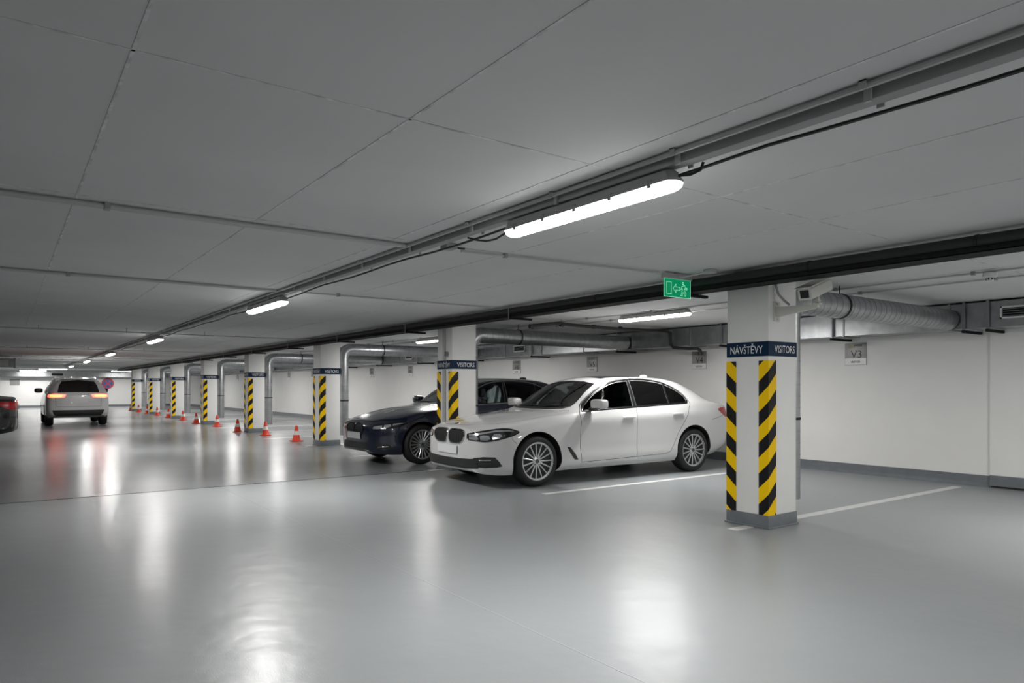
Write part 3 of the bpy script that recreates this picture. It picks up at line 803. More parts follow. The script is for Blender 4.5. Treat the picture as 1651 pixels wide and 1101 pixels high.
SUV = [
 (-.88,(.25,.42),(.25,.47),(.25,.55),(.25,.64),(.25,.72),(.22,.78),(.16,.80),(.10,.81),(.05,.815),(0,.818)),
 (-.80,(.62,.30),(.66,.38),(.68,.52),(.68,.68),(.66,.80),(.60,.87),(.46,.90),(.31,.915),(.15,.925),(0,.93)),
 (-.50,(.80,.26),(.87,.36),(.89,.52),(.89,.70),(.87,.84),(.80,.93),(.62,.985),(.42,1.01),(.21,1.02),(0,1.025)),
 (0.,  (.83,.25),(.905,.35),(.92,.53),(.925,.72),(.91,.88),(.85,1.0),(.67,1.05),(.46,1.07),(.23,1.085),(0,1.09)),
 (.55, (.83,.25),(.905,.35),(.92,.53),(.925,.73),(.915,.92),(.87,1.05),(.80,1.08),(.72,1.10),(.38,1.13),(0,1.14)),
 (.85, (.83,.25),(.905,.35),(.92,.53),(.925,.73),(.912,.94),(.875,1.07),(.80,1.16),(.70,1.25),(.37,1.31),(0,1.33)),
 (1.30,(.83,.25),(.905,.35),(.92,.53),(.925,.74),(.910,.96),(.878,1.09),(.79,1.31),(.63,1.54),(.34,1.59),(0,1.605)),
 (1.80,(.83,.25),(.905,.35),(.92,.53),(.925,.74),(.910,.97),(.88,1.10),(.785,1.34),(.61,1.60),(.33,1.645),(0,1.66)),
 (2.60,(.83,.25),(.905,.35),(.92,.53),(.925,.74),(.910,.98),(.88,1.12),(.78,1.35),(.60,1.595),(.33,1.64),(0,1.655)),
 (3.20,(.82,.27),(.90,.37),(.918,.54),(.922,.75),(.905,.99),(.872,1.13),(.77,1.34),(.59,1.555),(.32,1.605),(0,1.62)),
 (3.45,(.80,.30),(.88,.39),(.905,.55),(.91,.76),(.893,.99),(.86,1.13),(.76,1.31),(.58,1.515),(.31,1.57),(0,1.585)),
 (3.62,(.76,.34),(.84,.42),(.87,.56),(.875,.77),(.86,.98),(.82,1.10),(.73,1.22),(.58,1.32),(.31,1.38),(0,1.40)),
 (3.75,(.66,.38),(.74,.45),(.77,.57),(.775,.77),(.76,.95),(.72,1.05),(.64,1.11),(.50,1.15),(.27,1.17),(0,1.18)),
 (3.80,(.40,.44),(.46,.50),(.48,.60),(.48,.76),(.47,.88),(.44,.95),(.36,.99),(.26,1.01),(.13,1.02),(0,1.02)),
]

SEDAN_LOW = [(r[0],) + tuple((p[0], p[1] - (.055*min(1, max(0, (-.1-r[0])/.6))*min(1, max(0, (j-2)/3)))) for j, p in enumerate(r[1:])) for r in SEDAN]

def pchip(xk, yk, x):
    h = np.diff(xk); d = np.diff(yk)/h
    m = np.zeros(len(xk))
    for i in range(1, len(xk)-1):
        if d[i-1]*d[i] > 0:
            w1, w2 = 2*h[i]+h[i-1], h[i]+2*h[i-1]
            m[i] = (w1+w2)/(w1/d[i-1]+w2/d[i])
    m[0], m[-1] = d[0], d[-1]
    i = np.clip(np.searchsorted(xk, x)-1, 0, len(xk)-2)
    t = (x-xk[i])/h[i]
    return ((1+2*t)*(1-t)**2)*yk[i] + t*(1-t)**2*h[i]*m[i] + t*t*(3-2*t)*yk[i+1] + t*t*(t-1)*h[i]*m[i+1]

def section_lines(table, xs):
    xk = np.array([r[0] for r in table])
    Y = np.array([[pchip(xk, np.array([r[1+j][0] for r in table]), x) for j in range(10)] for x in xs])
    Z = np.array([[pchip(xk, np.array([r[1+j][1] for r in table]), x) for j in range(10)] for x in xs])
    return Y, Z

def smooth_half(y, z, corners=(0,), sub=4):
    """one half section: spline through the ten line points, broken at the corner lines"""
    P = np.stack([y, z], 1); n = len(P)
    tan = np.zeros_like(P); seg = np.maximum(np.linalg.norm(np.diff(P, axis=0), axis=1), 1e-6)
    for i in range(1, n-1):
        d0, d1 = (P[i]-P[i-1])/seg[i-1], (P[i+1]-P[i])/seg[i]
        tan[i] = (d0*seg[i]+d1*seg[i-1])/(seg[i]+seg[i-1])
    tan[0] = (P[1]-P[0])/seg[0]; tan[-1] = (-1, 0)
    out = []
    for i in range(n-1):
        t0 = tan[i].copy(); t1 = tan[i+1].copy()
        d = (P[i+1]-P[i])/seg[i]
        if i in corners: t0 = d*.6 + tan[i]*.4
        if i+1 in corners: t1 = d*.6 + tan[i+1]*.4
        for k in range(sub):
            t = k/sub
            out.append(((1+2*t)*(1-t)**2)*P[i] + t*(1-t)**2*seg[i]*t0 + t*t*(3-2*t)*P[i+1] + t*t*(t-1)*seg[i]*t1)
    out.append(P[-1])
    return np.array(out)

def loft_body(table, corners=(0, 4, 5, 7), n=96):
    x0, x1 = table[0][0], table[-1][0]
    e = np.array([0, .004, .010, .018, .028, .042, .06, .08, .105, .135, .17, .21])
    xs = np.concatenate([x0+e, np.linspace(x0+.25, x1-.25, n), x1-e[::-1]])
    Y, Z = section_lines(table, xs)
    mb = MB(); vs = []
    for i, x in enumerate(xs):
        h = smooth_half(Y[i], Z[i], corners)
        ring = [(x, 0, h[0][1])] + [(x, -a, b) for a, b in h] + [(x, a, b) for a, b in h[-2::-1]]
        vs += ring; c = len(ring)
    fs = []
    for i in range(len(xs)-1):
        for k in range(c):
            fs.append((i*c+k, (i+1)*c+k, (i+1)*c+(k+1) % c, i*c+(k+1) % c))
    fs.append(tuple(range(c))); fs.append(tuple((len(xs)-1)*c+k for k in range(c-1, -1, -1)))
    mb.add(vs, fs)
    return mb

def tmp_obj(mb, m):
    me = mb.mesh('cutter', [m]) if isinstance(mb, MB) else mb
    bm = bmesh.new(); bm.from_mesh(me); bmesh.ops.recalc_face_normals(bm, faces=bm.faces); bm.to_mesh(me); bm.free()
    o = bpy.data.objects.new('cutter', me); COL.objects.link(o)
    return o

def boolean(me, cutter, op):
    """mesh of `me` with the cutter taken away from it or intersected with it"""
    a = bpy.data.objects.new('work', me); COL.objects.link(a)
    md = a.modifiers.new('b', 'BOOLEAN'); md.operation = op; md.object = cutter; md.solver = 'EXACT'
    md.material_mode = 'TRANSFER'
    dg = bpy.context.evaluated_depsgraph_get(); dg.update()
    out = bpy.data.meshes.new_from_object(a.evaluated_get(dg), depsgraph=dg)
    bpy.data.objects.remove(a)
    return out

def cut(me, mb, m, op='DIFFERENCE'):
    c = tmp_obj(mb, m)
    out = boolean(me, c, op)
    bpy.data.objects.remove(c)
    return out

def prism_y(poly, y0, y1): return MB().prism([(a, b) for a, b in poly], (0, y0, 0), (1,0,0), (0,0,1), (0, y1-y0, 0))
def prism_x(poly, x0, x1): return MB().prism(poly, (x0,0,0), (0,1,0), (0,0,1), (x1-x0,0,0))
def prism_z(poly, z0, z1): return MB().prism(poly, (0,0,z0), (1,0,0), (0,1,0), (0,0,z1-z0))

def grow(poly, d):
    """outline pushed outwards by d"""
    n = len(poly); A = sum(poly[i][0]*poly[(i+1) % n][1]-poly[(i+1) % n][0]*poly[i][1] for i in range(n))
    s = 1 if A > 0 else -1
    out = []
    for i in range(n):
        p0, p, p1 = (Vector(poly[j % n]) for j in (i-1, i, i+1))
        e0, e1 = (p-p0).normalized(), (p1-p).normalized()
        n0, n1 = Vector((e0.y, -e0.x))*s, Vector((e1.y, -e1.x))*s
        b = (n0+n1); k = max(b.length_squared/2, .35)
        out.append(tuple(p + b*(d/k)))
    return out

def smooth_poly(poly, it=2):
    for _ in range(it):
        q = []
        for i in range(len(poly)):
            a, b = poly[i], poly[(i+1) % len(poly)]
            q += [(.75*a[0]+.25*b[0], .75*a[1]+.25*b[1]), (.25*a[0]+.75*b[0], .25*a[1]+.75*b[1])]
        poly = q
    return poly

def densify(pts, step, closed=True):
    out = []; n = len(pts)
    for i in range(n if closed else n-1):
        a, b = Vector(pts[i]), Vector(pts[(i+1) % n])
        k = max(1, int((b-a).length/step))
        out += [tuple(a.lerp(b, j/k)) for j in range(k)]
    if not closed: out.append(tuple(pts[-1]))
    return out

class Skin:
    """the smooth body surface; outlines drawn in a view are carried onto it"""
    def __init__(s, mb):
        s.t = BVHTree.FromPolygons([tuple(p) for p in mb.v], mb.f)
    def hit(s, view, a, b, off):
        if view == 'side': o, d = Vector((a, -2.5, b)), Vector((0,1,0))
        elif view == 'far': o, d = Vector((a, 2.5, b)), Vector((0,-1,0))
        elif view == 'front': o, d = Vector((-3, a, b)), Vector((1,0,0))
        elif view == 'rear': o, d = Vector((7, a, b)), Vector((-1,0,0))
        elif view == 'top': o, d = Vector((a, b, 4)), Vector((0,0,-1))
        elif view in ('diag', 'diagf'):
            sg = -1 if view == 'diag' else 1
            d = Vector((.7071, -sg*.7071, 0)); o = Vector((.7071*a, sg*.7071*a, b)) - d*4
        elif view in ('rdiag', 'rdiagf'):
            sg = -1 if view == 'rdiag' else 1
            d = Vector((-.7071, -sg*.7071, 0)); o = Vector((-.7071*a, sg*.7071*a, b)) - d*7
        p, n, i, _ = s.t.ray_cast(o, d)
        if p is None:
            p, n, i, _ = s.t.find_nearest(o + d*4)
        if n.dot(d) > 0: n = -n
        return p + n*off
    def panel(s, view, poly, off=.003, step=.035, depth=.012):
        """a thin plate with the given outline, following the surface"""
        poly = densify(poly, step)
        pts = [Vector(p) for p in poly]; nb = len(pts)
        lo = [min(p[i] for p in poly) for i in (0,1)]; hi = [max(p[i] for p in poly) for i in (0,1)]
        def inside(x, y):
            c = False; j = nb-1
            for i in range(nb):
                xi, yi = poly[i]; xj, yj = poly[j]
                if (yi > y) != (yj > y) and x < (xj-xi)*(y-yi)/(yj-yi)+xi: c = not c
                j = i
            return c
        def edge_d(x, y): return min(math.hypot(x-p[0], y-p[1]) for p in poly)
        y = lo[1]+step/2
        while y < hi[1]:
            x = lo[0]+step/2
            while x < hi[0]:
                if inside(x, y) and edge_d(x, y) > step*.45: pts.append(Vector((x, y)))
                x += step
            y += step
        r = delaunay_2d_cdt(pts, [], [list(range(nb))], 1, 1e-5)
        V, F = r[0], r[2]
        mb = MB()
        top = [s.hit(view, p.x, p.y, off) for p in V]
        mb.add(top, [tuple(f) for f in F])
        # skirt
        cnt = {}
        for f in F:
            for i in range(len(f)):
                e = (f[i], f[(i+1) % len(f)]); k = tuple(sorted(e)); cnt.setdefault(k, []).append(e)
        b = len(mb.v); low = {}
        for k, es in cnt.items():
            if len(es) == 1:
                i, j = es[0]
                for q in (i, j):
                    if q not in low:
                        low[q] = len(mb.v); mb.v.append(s.hit(view, V[q].x, V[q].y, off-depth))
                mb.f.append([j, i, low[i], low[j]]); mb.m.append(0)
        return mb
    def ribbon(s, view, pts, w, off=.0012, closed=False, step=.03, th=0., mb=None):
        pts = densify(pts, step, closed); n = len(pts); mb = mb or MB(); A, B = [], []
        for i in range(n):
            p0 = Vector(pts[(i-1) % n] if closed or i else pts[i]); p1 = Vector(pts[(i+1) % n] if closed or i < n-1 else pts[i])
            d = (p1-p0).normalized(); q = Vector((-d.y, d.x))*(w/2); p = Vector(pts[i])
            A.append(s.hit(view, *(p+q), off)); B.append(s.hit(view, *(p-q), off))
        m = n if closed else n-1
        mb.add(A+B, [(i, (i+1) % n, n+(i+1) % n, n+i) for i in range(m)])
        if th:
            A2 = [s.hit(view, *(Vector(pts[i])), off+th) for i in range(n)]
            mb.v = mb.v[:-2*n]; mb.f = mb.f[:-m]; mb.m = mb.m[:-m]
            mb.add(A+A2+B, [(i, (i+1) % n, n+(i+1) % n, n+i) for i in range(m)] + [(n+i, n+(i+1) % n, 2*n+(i+1) % n, 2*n+i) for i in range(m)])
        return mb

def make_wheel(car, x, side, r=.338, tw=.235, spokes=15, yc=.80, detail=True, rim_r=.245, name='wheel', hub=None):
    """axle along y; outer face towards side"""
    T = Tr(x, side*yc, r) @ Rot(-side*PI/2, 'X').inverted() if False else Tr(x, side*yc, r) @ Rot(PI/2 if side < 0 else -PI/2, 'X')
    h = tw/2                                           # +z of the lathe = outwards
    tyre = MB().lathe([(rim_r-.012, h-.03), (rim_r+.004, h-.006), (rim_r+.03, h+.002), (r-.035, h), (r-.012, h-.022), (r-.001, h-.05), (r, 0), (r-.001, -h+.05), (r-.012, -h+.022), (r-.035, -h), (rim_r, -h+.01), (rim_r-.02, -h+.04)], 48, T=T, close=False)
    ty = obj('tire', tyre, M['tire'], car, label='black tyre')
    rim = MB().lathe([(rim_r-.002, h-.004), (rim_r+.006, h-.004), (rim_r+.004, h-.012), (rim_r-.016, h-.016), (rim_r-.022, h-.05), (rim_r-.03, -h+.05), (rim_r-.01, -h+.02)], 48, T=T)
    # drop the lathe's end discs so that one looks through the spokes
    keep = [i for i, f in enumerate(rim.f) if len(f) == 4]
    rim.f = [rim.f[i] for i in keep]; rim.m = [0]*len(keep)
    keep = None
    n = spokes
    for k in range(n):
        a = 2*PI*k/n
        for q in ((0,) if n > 8 else (-.17, .17)):
            S = T @ Rot(a+q, 'Z')
            r0, r1 = .045, rim_r-.008
            w0, w1, zt0, zt1 = .011, .0085, h-.030, h-.012
            vs = []
            for rr, ww, zz in ((r0, w0, zt0), ((r0+r1)*.5, w0*.85, (zt0+zt1)/2+.004), (r1, w1, zt1)):
                vs += [(rr, -ww, zz-.004), (rr, -ww*.55, zz), (rr, ww*.55, zz), (rr, ww, zz-.004), (rr, ww, zz-.03), (rr, -ww, zz-.03)]
            fs = []
            for i in range(2):
                for j in range(6): fs.append((i*6+j, i*6+(j+1) % 6, (i+1)*6+(j+1) % 6, (i+1)*6+j))
            fs += [(5,4,3,2,1,0), (12,13,14,15,16,17)]
            rim.add(vs, fs, 0, S)
    rim.lathe([(.0001, h-.022), (.05, h-.022), (.066, h-.03), (.068, h-.06), (.0001, h-.06)], 24, T=T)
    w = obj('rim', rim, M['alloy'], ty, label='silver multi spoke alloy rim')
    if detail:
        obj('hub_cap', MB().lathe([(.0001, h-.016), (.027, h-.016), (.031, h-.02), (.031, h-.024)], 20, T=T), M['lens'], ty, label='dark round hub cap')
        bolts = MB()
        for k in range(5):
            a = 2*PI*k/5+.3
            bolts.lathe([(.009, h-.021), (.009, h-.03)], 8, T=T @ Tr(.053*math.cos(a), .053*math.sin(a), 0), mi=0)
        obj('bolts', bolts, M['lens'], ty)
    obj('brake_disc', MB().lathe([(.0001, h-.095), (.165, h-.095), (.165, h-.12), (.0001, h-.12)], 32, T=T), M['disc'], ty)
    return ty

def super_box(c, r, T=None, e=.5, n=14, mi=0):
    """rounded box as a superellipsoid"""
    mb = MB(); vs, fs = [], []
    pw = lambda v: math.copysign(abs(v)**e, v)
    for i in range(n+1):
        ph = -PI/2+PI*i/n
        for k in range(2*n):
            th = PI*k/n
            vs.append((c[0]+r[0]*pw(math.cos(ph))*pw(math.cos(th)), c[1]+r[1]*pw(math.cos(ph))*pw(math.sin(th)), c[2]+r[2]*pw(math.sin(ph))))
    m = 2*n
    for i in range(n):
        for k in range(m): fs.append((i*m+k, i*m+(k+1) % m, (i+1)*m+(k+1) % m, (i+1)*m+k))
    return mb.add(vs, fs, mi, T)

DLO = {'front': [(.83,.985),(1.0,.995),(1.4,1.012),(1.845,1.03),(1.965,1.398),(1.78,1.382),(1.6,1.345),(1.42,1.292),(1.24,1.222),(1.08,1.142),(.94,1.058)],
       'rear': [(1.93,1.034),(2.25,1.046),(2.60,1.060),(2.70,1.352),(2.55,1.382),(2.35,1.402),(2.15,1.408),(2.03,1.404)],
       'quarter': [(2.63,1.062),(2.85,1.070),(2.99,1.076),(3.02,1.11),(3.015,1.165),(2.96,1.225),(2.86,1.288),(2.73,1.345)]}
DLO_RING = [(.80,.973),(1.0,.981),(1.4,.998),(1.9,1.018),(2.6,1.046),(3.0,1.062),(3.045,1.105),(3.035,1.175),(2.975,1.242),(2.87,1.308),(2.73,1.368),(2.55,1.405),(2.35,1.424),(2.1,1.428),(1.95,1.418),(1.77,1.402),(1.59,1.365),(1.41,1.311),(1.23,1.241),(1.07,1.16),(.93,1.075)]
DOORS = {'front_door': [(.735,.285),(1.1,.29),(1.5,.297),(1.88,.305),(1.885,.6),(1.89,.88),(1.91,1.03),(1.965,1.22),(2.03,1.432),(1.9,1.430),(1.75,1.412),(1.58,1.376),(1.40,1.323),(1.22,1.253),(1.06,1.172),(.92,1.087),(.78,.985),(.735,.95),(.712,.75),(.708,.5)],
         'rear_door': [(1.88,.305),(2.2,.312),(2.46,.318),(2.56,.345),(2.64,.44),(2.76,.64),(2.87,.78),(2.94,.88),(3.0,.98),(3.06,1.05),(3.07,1.11),(3.058,1.18),(2.995,1.252),(2.885,1.32),(2.74,1.382),(2.56,1.419),(2.35,1.438),(2.1,1.442),(2.03,1.432),(1.965,1.22),(1.91,1.03),(1.89,.88),(1.885,.6)]}

def _slide(x): return x - .115*min(1, max(0, (x-.70)/.9))
DLO = {k: [(_slide(a), b) for a, b in v] for k, v in DLO.items()}
DLO_RING = [(_slide(a), b) for a, b in DLO_RING]
DOORS = {k: [(_slide(a), b) for a, b in v] for k, v in DOORS.items()}

def interior(car, dx=0.):
    """seats, dashboard and steering wheel behind the glass"""
    for (x, y, nm) in ((1.55+dx, -.37, 'front_seat'), (1.55+dx, .37, 'front_seat'), (2.45, -.36, 'rear_seat'), (2.45, .36, 'rear_seat')):
        s = super_box((x, y, .55), (.27, .25, .10), e=.45)
        Tb = Tr(x+.27, y, .82) @ Rot(math.radians(14), 'Y')
        b = super_box((0,0,0), (.075, .25, .30), Tb, e=.5)
        s.add(b.v, b.f)
        st = obj(nm, s, M['seat'], car)
        hr = super_box((.02, 0, .40), (.05, .13, .085), Tb, e=.5)
        obj('headrest', hr, M['seat'], st)
    d = MB().prism([(.62,.50),(1.0,.50),(1.08,.70),(1.05,.90),(.86,.965),(.62,.93)], (0,-.68,0), (1,0,0), (0,0,1), (0,1.36,0))
    obj('dashboard', d, M['dash'], car, bevel=.02)
    Tw = Tr(1.18+dx*.3, -.37, .86) @ Rot(math.radians(-66), 'Y')
    w = MB().tube([(.18*math.cos(2*PI*k/28), .18*math.sin(2*PI*k/28), 0) for k in range(29)], .016, 8, T=Tw, caps=False)
    w.box(-.17, .17, -.02, .02, -.008, .008, T=Tw); w.box(-.02, .02, -.17, 0, -.008, .008, T=Tw)
    w.lathe([(.0001,.02),(.05,.02),(.06,-.02),(.0001,-.02)], 16, T=Tw)
    obj('steering_wheel', w, M['plastic'], car)
    obj('mirror', super_box((1.30, 0, 1.30), (.02, .11, .032), e=.5), M['plastic'], car, label='dark inside mirror')

def cavity(table):
    xs = np.linspace(.72, 3.34, 40)
    Y, Z = section_lines(table, xs); mb = MB(); vs = []
    for i, x in enumerate(xs):
        y, z = Y[i], Z[i]
        p = [(.72, .40), (min(.72, y[5]-.10), z[5]-.06), (y[6]-.065, z[6]-.02), (y[7]-.055, z[7]-.045), (y[8]-.02, z[8]-.045), (0, z[9]-.045)]
        p = [(a, max(b, .42+.01*k)) for k, (a, b) in enumerate(p)]; p[0] = (.72, .40)
        ring = [(x, -a, b) for a, b in p] + [(x, a, b) for a, b in p[-2::-1]]
        vs += ring; c = len(ring)
    fs = [(i*c+k, (i+1)*c+k, (i+1)*c+(k+1) % c, i*c+(k+1) % c) for i in range(len(xs)-1) for k in range(c)]
    fs += [tuple(range(c)), tuple((len(xs)-1)*c+k for k in range(c-1, -1, -1))]
    return mb.add(vs, fs)

def wheel_cut(xw, r, zc):
    mb = MB()
    for s in (-1, 1):
        mb.lathe([(r, .55), (r, 1.3)], 56, T=Tr(xw, 0, zc) @ Rot(PI/2 if s < 0 else -PI/2, 'X'))
    return mb

SEAM = 'panel_seam'
def sedan(name, loc, paint, label, style, rz=0., full=True, table=SEDAN, wb=2.985):
    P = M[paint]
    car = thing(name, loc, label, 'car', None, rz)
    loft = loft_body(table)
    skin = Skin(loft)
    me = loft.mesh('body', [P])
    bm = bmesh.new(); bm.from_mesh(me); bmesh.ops.recalc_face_normals(bm, faces=bm.faces); bm.to_mesh(me); bm.free()
    for xw in (0, wb): me = cut(me, wheel_cut(xw, .385, .343), M['well'])
    if full:
        me = cut(me, cavity(table), M['cabin'])
        for k in ('front', 'rear', 'quarter'): me = cut(me, prism_y(DLO[k], -1.3, 1.3), M['plastic'])
        ws = [(-.655,1.035),(-.35,1.022),(0,1.018),(.35,1.022),(.655,1.035),(.60,1.20),(.535,1.358),(.3,1.395),(0,1.405),(-.3,1.395),(-.535,1.358),(-.60,1.20)]
        me = cut(me, prism_x(ws, .45, 1.5), M['plastic'])
        doors = []
        for nm, pl_ in DOORS.items():
            dm = cut(me, prism_y(grow(pl_, -.003), -1.3, -.46), M['well'], 'INTERSECT')
            doors.append((nm, dm))
        for nm, pl_ in DOORS.items():
            me = cut(me, prism_y(grow(pl_, .003), -1.3, -.46), M['well'])
        hood = [(-.735,0),(-.715,-.30),(-.64,-.455),(-.50,-.60),(-.28,-.705),(0,-.755),(.35,-.785),(.60,-.775),(.66,-.735),(.56,-.6),(.50,-.35),(.485,0),(.50,.35),(.56,.6),(.66,.735),(.60,.775),(.35,.785),(0,.755),(-.28,.705),(-.50,.60),(-.64,.455),(-.715,.30)]
        hm = cut(me, prism_z(grow(hood, -.002), .62, 1.2), M['well'], 'INTERSECT')
        me = cut(me, prism_z(grow(hood, .002), .62, 1.2), M['well'])
        obj('hood', hm, None, car, smooth=35)
        for nm, dm in doors:
            d = obj(nm, dm, None, car, smooth=35)
            x0 = 1.475 if nm == 'front_door' else 2.485
            z0 = .875 if nm == 'front_door' else .905
            p = skin.hit('side', x0+.12, z0, 0)
            obj('door_handle', super_box((x0+.12, p.y-.018, z0), (.115, .015, .017), Rot(0,'X'), e=.6), P, d)
            rc = skin.panel('side', smooth_poly([(x0+.02,z0-.02),(x0+.10,z0-.042),(x0+.2,z0-.03),(x0+.22,z0+.01),(x0+.14,z0+.028),(x0+.03,z0+.02)]), .0012, .03, .006)
            obj('handle_recess', rc, M['handle_shade'] if False else P, d)
    obj('body', me, None, car, smooth=35)
    # glass
    rng = grow
    if full:
        for side, v in (('near', 'side'), ('far', 'far')):
            for k, g in (('front', style.get('tint', 'tint')), ('rear', style.get('tint', 'privacy')), ('quarter', 'privacy')):
                obj('%s_window' % k, skin.panel(v, grow(DLO[k], .006), -.006, .05, .004), M[g], car, label='tinted glass')
        wsg = [(-.665,1.03),(-.35,1.015),(0,1.012),(.35,1.015),(.665,1.03),(.605,1.205),(.54,1.365),(.3,1.402),(0,1.412),(-.3,1.402),(-.54,1.365),(-.605,1.205)]
        obj('windscreen', skin.panel('front', wsg, -.005, .05, .003), M['ws'], car, label='grey windscreen')
        wp_ = MB()
        for y0, y1 in ((-.60, -.02), (.02, .60)):
            skin.ribbon('front', [(y0, 1.035), ((y0+y1)/2, 1.055), (y1, 1.03)], .016, .006, mb=wp_)
        obj('wiper', skin.ribbon('front', [(-.58, 1.05), (-.3, 1.045), (-.02, 1.022)], .014, .006, th=.008), M['plastic'], car)
        obj('wiper', skin.ribbon('front', [(.0, 1.05), (.25, 1.05), (.55, 1.03)], .014, .006, th=.008), M['plastic'], car)
        obj('cowl', skin.panel('front', [(-.60,1.008),(-.35,.998),(0,.996),(.35,.998),(.60,1.008),(.655,1.03),(.35,1.02),(0,1.016),(-.35,1.02),(-.655,1.03)], .002, .04, .004), M['plastic'], car, label='black strip below the windscreen')
    else:
        for v in ('side', 'far'):
            for k in ('front', 'rear', 'quarter'): obj('%s_window' % k, skin.panel(v, DLO[k], .002, .06, .004), M['black'], car, label='dark side glass')
    obj('rear_window', skin.panel('rear', [(-.62,1.15),(0,1.17),(.62,1.15),(.565,1.33),(.3,1.375),(0,1.39),(-.3,1.375),(-.565,1.33)], .002, .05, .004), M['black'], car, label='dark rear window')
    for v in ('side', 'far'):
        obj('window_trim', skin.ribbon(v, DLO_RING, .018, .0015, True, .03, .004), M[style.get('trim', 'chrome')], car, label='bright window surround')
        obj('window_frame', skin.ribbon(v, grow(DLO_RING, -.011), .014, .001, True, .03), M['black'], car)
        if full:
            bp = skin.panel(v, [(1.735,1.03),(1.81,1.033),(1.91,1.41),(1.855,1.405)], .0025, .03, .006)
            obj('pillar_trim', bp, M['black'], car, label='gloss black door pillar')
            obj('pillar_molding', skin.ribbon(v, [(1.738,1.03),(1.857,1.405)], .012, .004, False, .03, .004), M['chrome'], car)
            obj('pillar_molding', skin.ribbon(v, [(1.807,1.033),(1.909,1.409)], .012, .004, False, .03, .004), M['chrome'], car)
            obj('quarter_bar', skin.ribbon(v, [(2.497,1.058),(2.598,1.352)], .03, .0025, False, .03, .003), M['black'], car)
    # lamps
    hl = smooth_poly(style['headlight'], 1)
    for v in ('diag', 'diagf'):
        h = obj('headlight', skin.panel(v, hl, .003, .025, .012), M['lens_dark'], car, label='clear headlamp with dark inside')
        obj('surround', skin.ribbon(v, hl, .012, .004, True, .03, .003), M['black'], h)
        for q in style['led']:
            obj('reflector', skin.panel(v, q, .0050, .02, .002), M['lamp_silver'], h, label='bright inside of the headlamp')
    for v in ('rdiag', 'rdiagf'):
        tl = style['taillight']
        h = obj('taillight', skin.panel(v, smooth_poly(tl, 1), .003, .03, .012), M['tail'], car, label='red tail lamp')
    # front
    for q in style['grille']:
        for sgn in (1, -1):
            poly = smooth_poly([(sgn*a, b) for a, b in q], 1)
            g = obj('grille', skin.panel('front', poly, .003, .03, .01), M['well'], car, label='black radiator grille')
            obj('grille_frame', skin.ribbon('front', poly, .018, .006, True, .02, .006), M[style.get('frame', 'chrome')], g, label='bright grille frame' if 'frame' not in style else None)
            bars = MB(); a0, a1 = min(p[0] for p in poly), max(p[0] for p in poly); b0, b1 = min(p[1] for p in poly), max(p[1] for p in poly)
            for i in range(9):
                a = a0+(a1-a0)*(i+.8)/9.6; f = .5-.5*abs(2*(i+.8)/9.6-1)**3
                skin.ribbon('front', [(a, (b0+b1)/2-(b1-b0)*.86*f), (a, (b0+b1)/2+(b1-b0)*.86*f)], .007, .006, False, .04, mb=bars)
            obj('bars', bars, M['plastic'], g)
    obj('lower_intake', skin.panel('front', style['intake'], .008, .03, .02), M['plastic'], car, label='black lower air intake')
    for v in ('diag', 'diagf'):
        fi = obj('fog_intake', skin.panel(v, style['fog'], .005, .025, .015), M['plastic'], car, label='black corner air intake')
        if 'fogbar' in style: obj('trim_bar', skin.ribbon(v, style['fogbar'], .016, .006, False, .03, .004), M['chrome'], fi)
    pt = skin.hit('front', 0, .485, 0)
    obj('license_plate', MB().box(pt.x-.02, pt.x-.012, -.26, .26, .43, .54), M['plate'], car, label='blank white licence plate')
    obj('license_plate', MB().box(4.02, 4.028, -.26, .26, .80, .91), M['plate'], car, label='blank white licence plate')
    if 'badge' in style:
        bc = skin.hit('top', -.70, 0, 0); nrm = (skin.hit('top', -.70, 0, 1) - bc)
        q = Vector((0,0,1)).rotation_difference(nrm).to_matrix().to_4x4()
        obj('badge', MB().lathe([(.041, -.004), (.041, .004), (.034, .005), (.0001, .005)], 24, [0, 1, 2], T=Tr(*bc) @ q), [M['chrome'], M['lens'], M['lens']], car, label='small dark round badge')
    # side
    if 'vent' in style:
        for v in ('side', 'far'): obj('fender_vent', skin.panel(v, style['vent'], .0025, .03, .006), M['plastic'], car, label='black slanted vent behind the wheel')
    for s in (-1, 1):
        mh = super_box((.945, s*1.035, 1.075), (.085, .115, .068), Tr(0,0,0), e=.5)
        for i, p in enumerate(mh.v):
            k = (p.x-.86)/.17
            p.x += .05*(abs(p.y)-.95); p.z += -.02*k*0
        mr = obj('side_mirror', mh, P if style.get('mirror') != 'black' else M['plastic'], car)
        obj('mirror_glass', super_box((1.023, s*1.035, 1.075), (.012, .10, .055), e=.5), M['black'], mr)
        obj('mirror_arm', super_box((.925, s*.93, 1.005), (.05, .07, .022), e=.6), M['plastic'], mr)
        obj('mirror_base', super_box((.94, s*1.02, 1.012), (.075, .10, .012), e=.6), M['plastic'], mr)
    if not full:
        sm = MB()
        for nm, pl_ in DOORS.items(): skin.ribbon('side', pl_, .006, .001, True, mb=sm)
        obj(SEAM, sm, M['well'], car)
    else:
        sm = MB()
        skin.ribbon('side', [(3.40,.80),(3.55,.825),(3.75,.865),(3.95,.90)], .005, .001, mb=sm)          # rear bumper joint
        skin.ribbon('side', [(-.40,.655),(-.37,.61),(-.33,.58)], .005, .001, mb=sm)
        obj(SEAM, sm, M['well'], car)
    obj('trunk_seam', skin.ribbon('rear', [(-.70,.98),(-.64,.78),(0,.76),(.64,.78),(.70,.98)], .006, .001), M['well'], car)
    obj('rear_diffuser', skin.panel('rear', [(-.58,.36),(.58,.36),(.60,.44),(-.60,.44)], .003, .05, .01), M['plastic'], car)
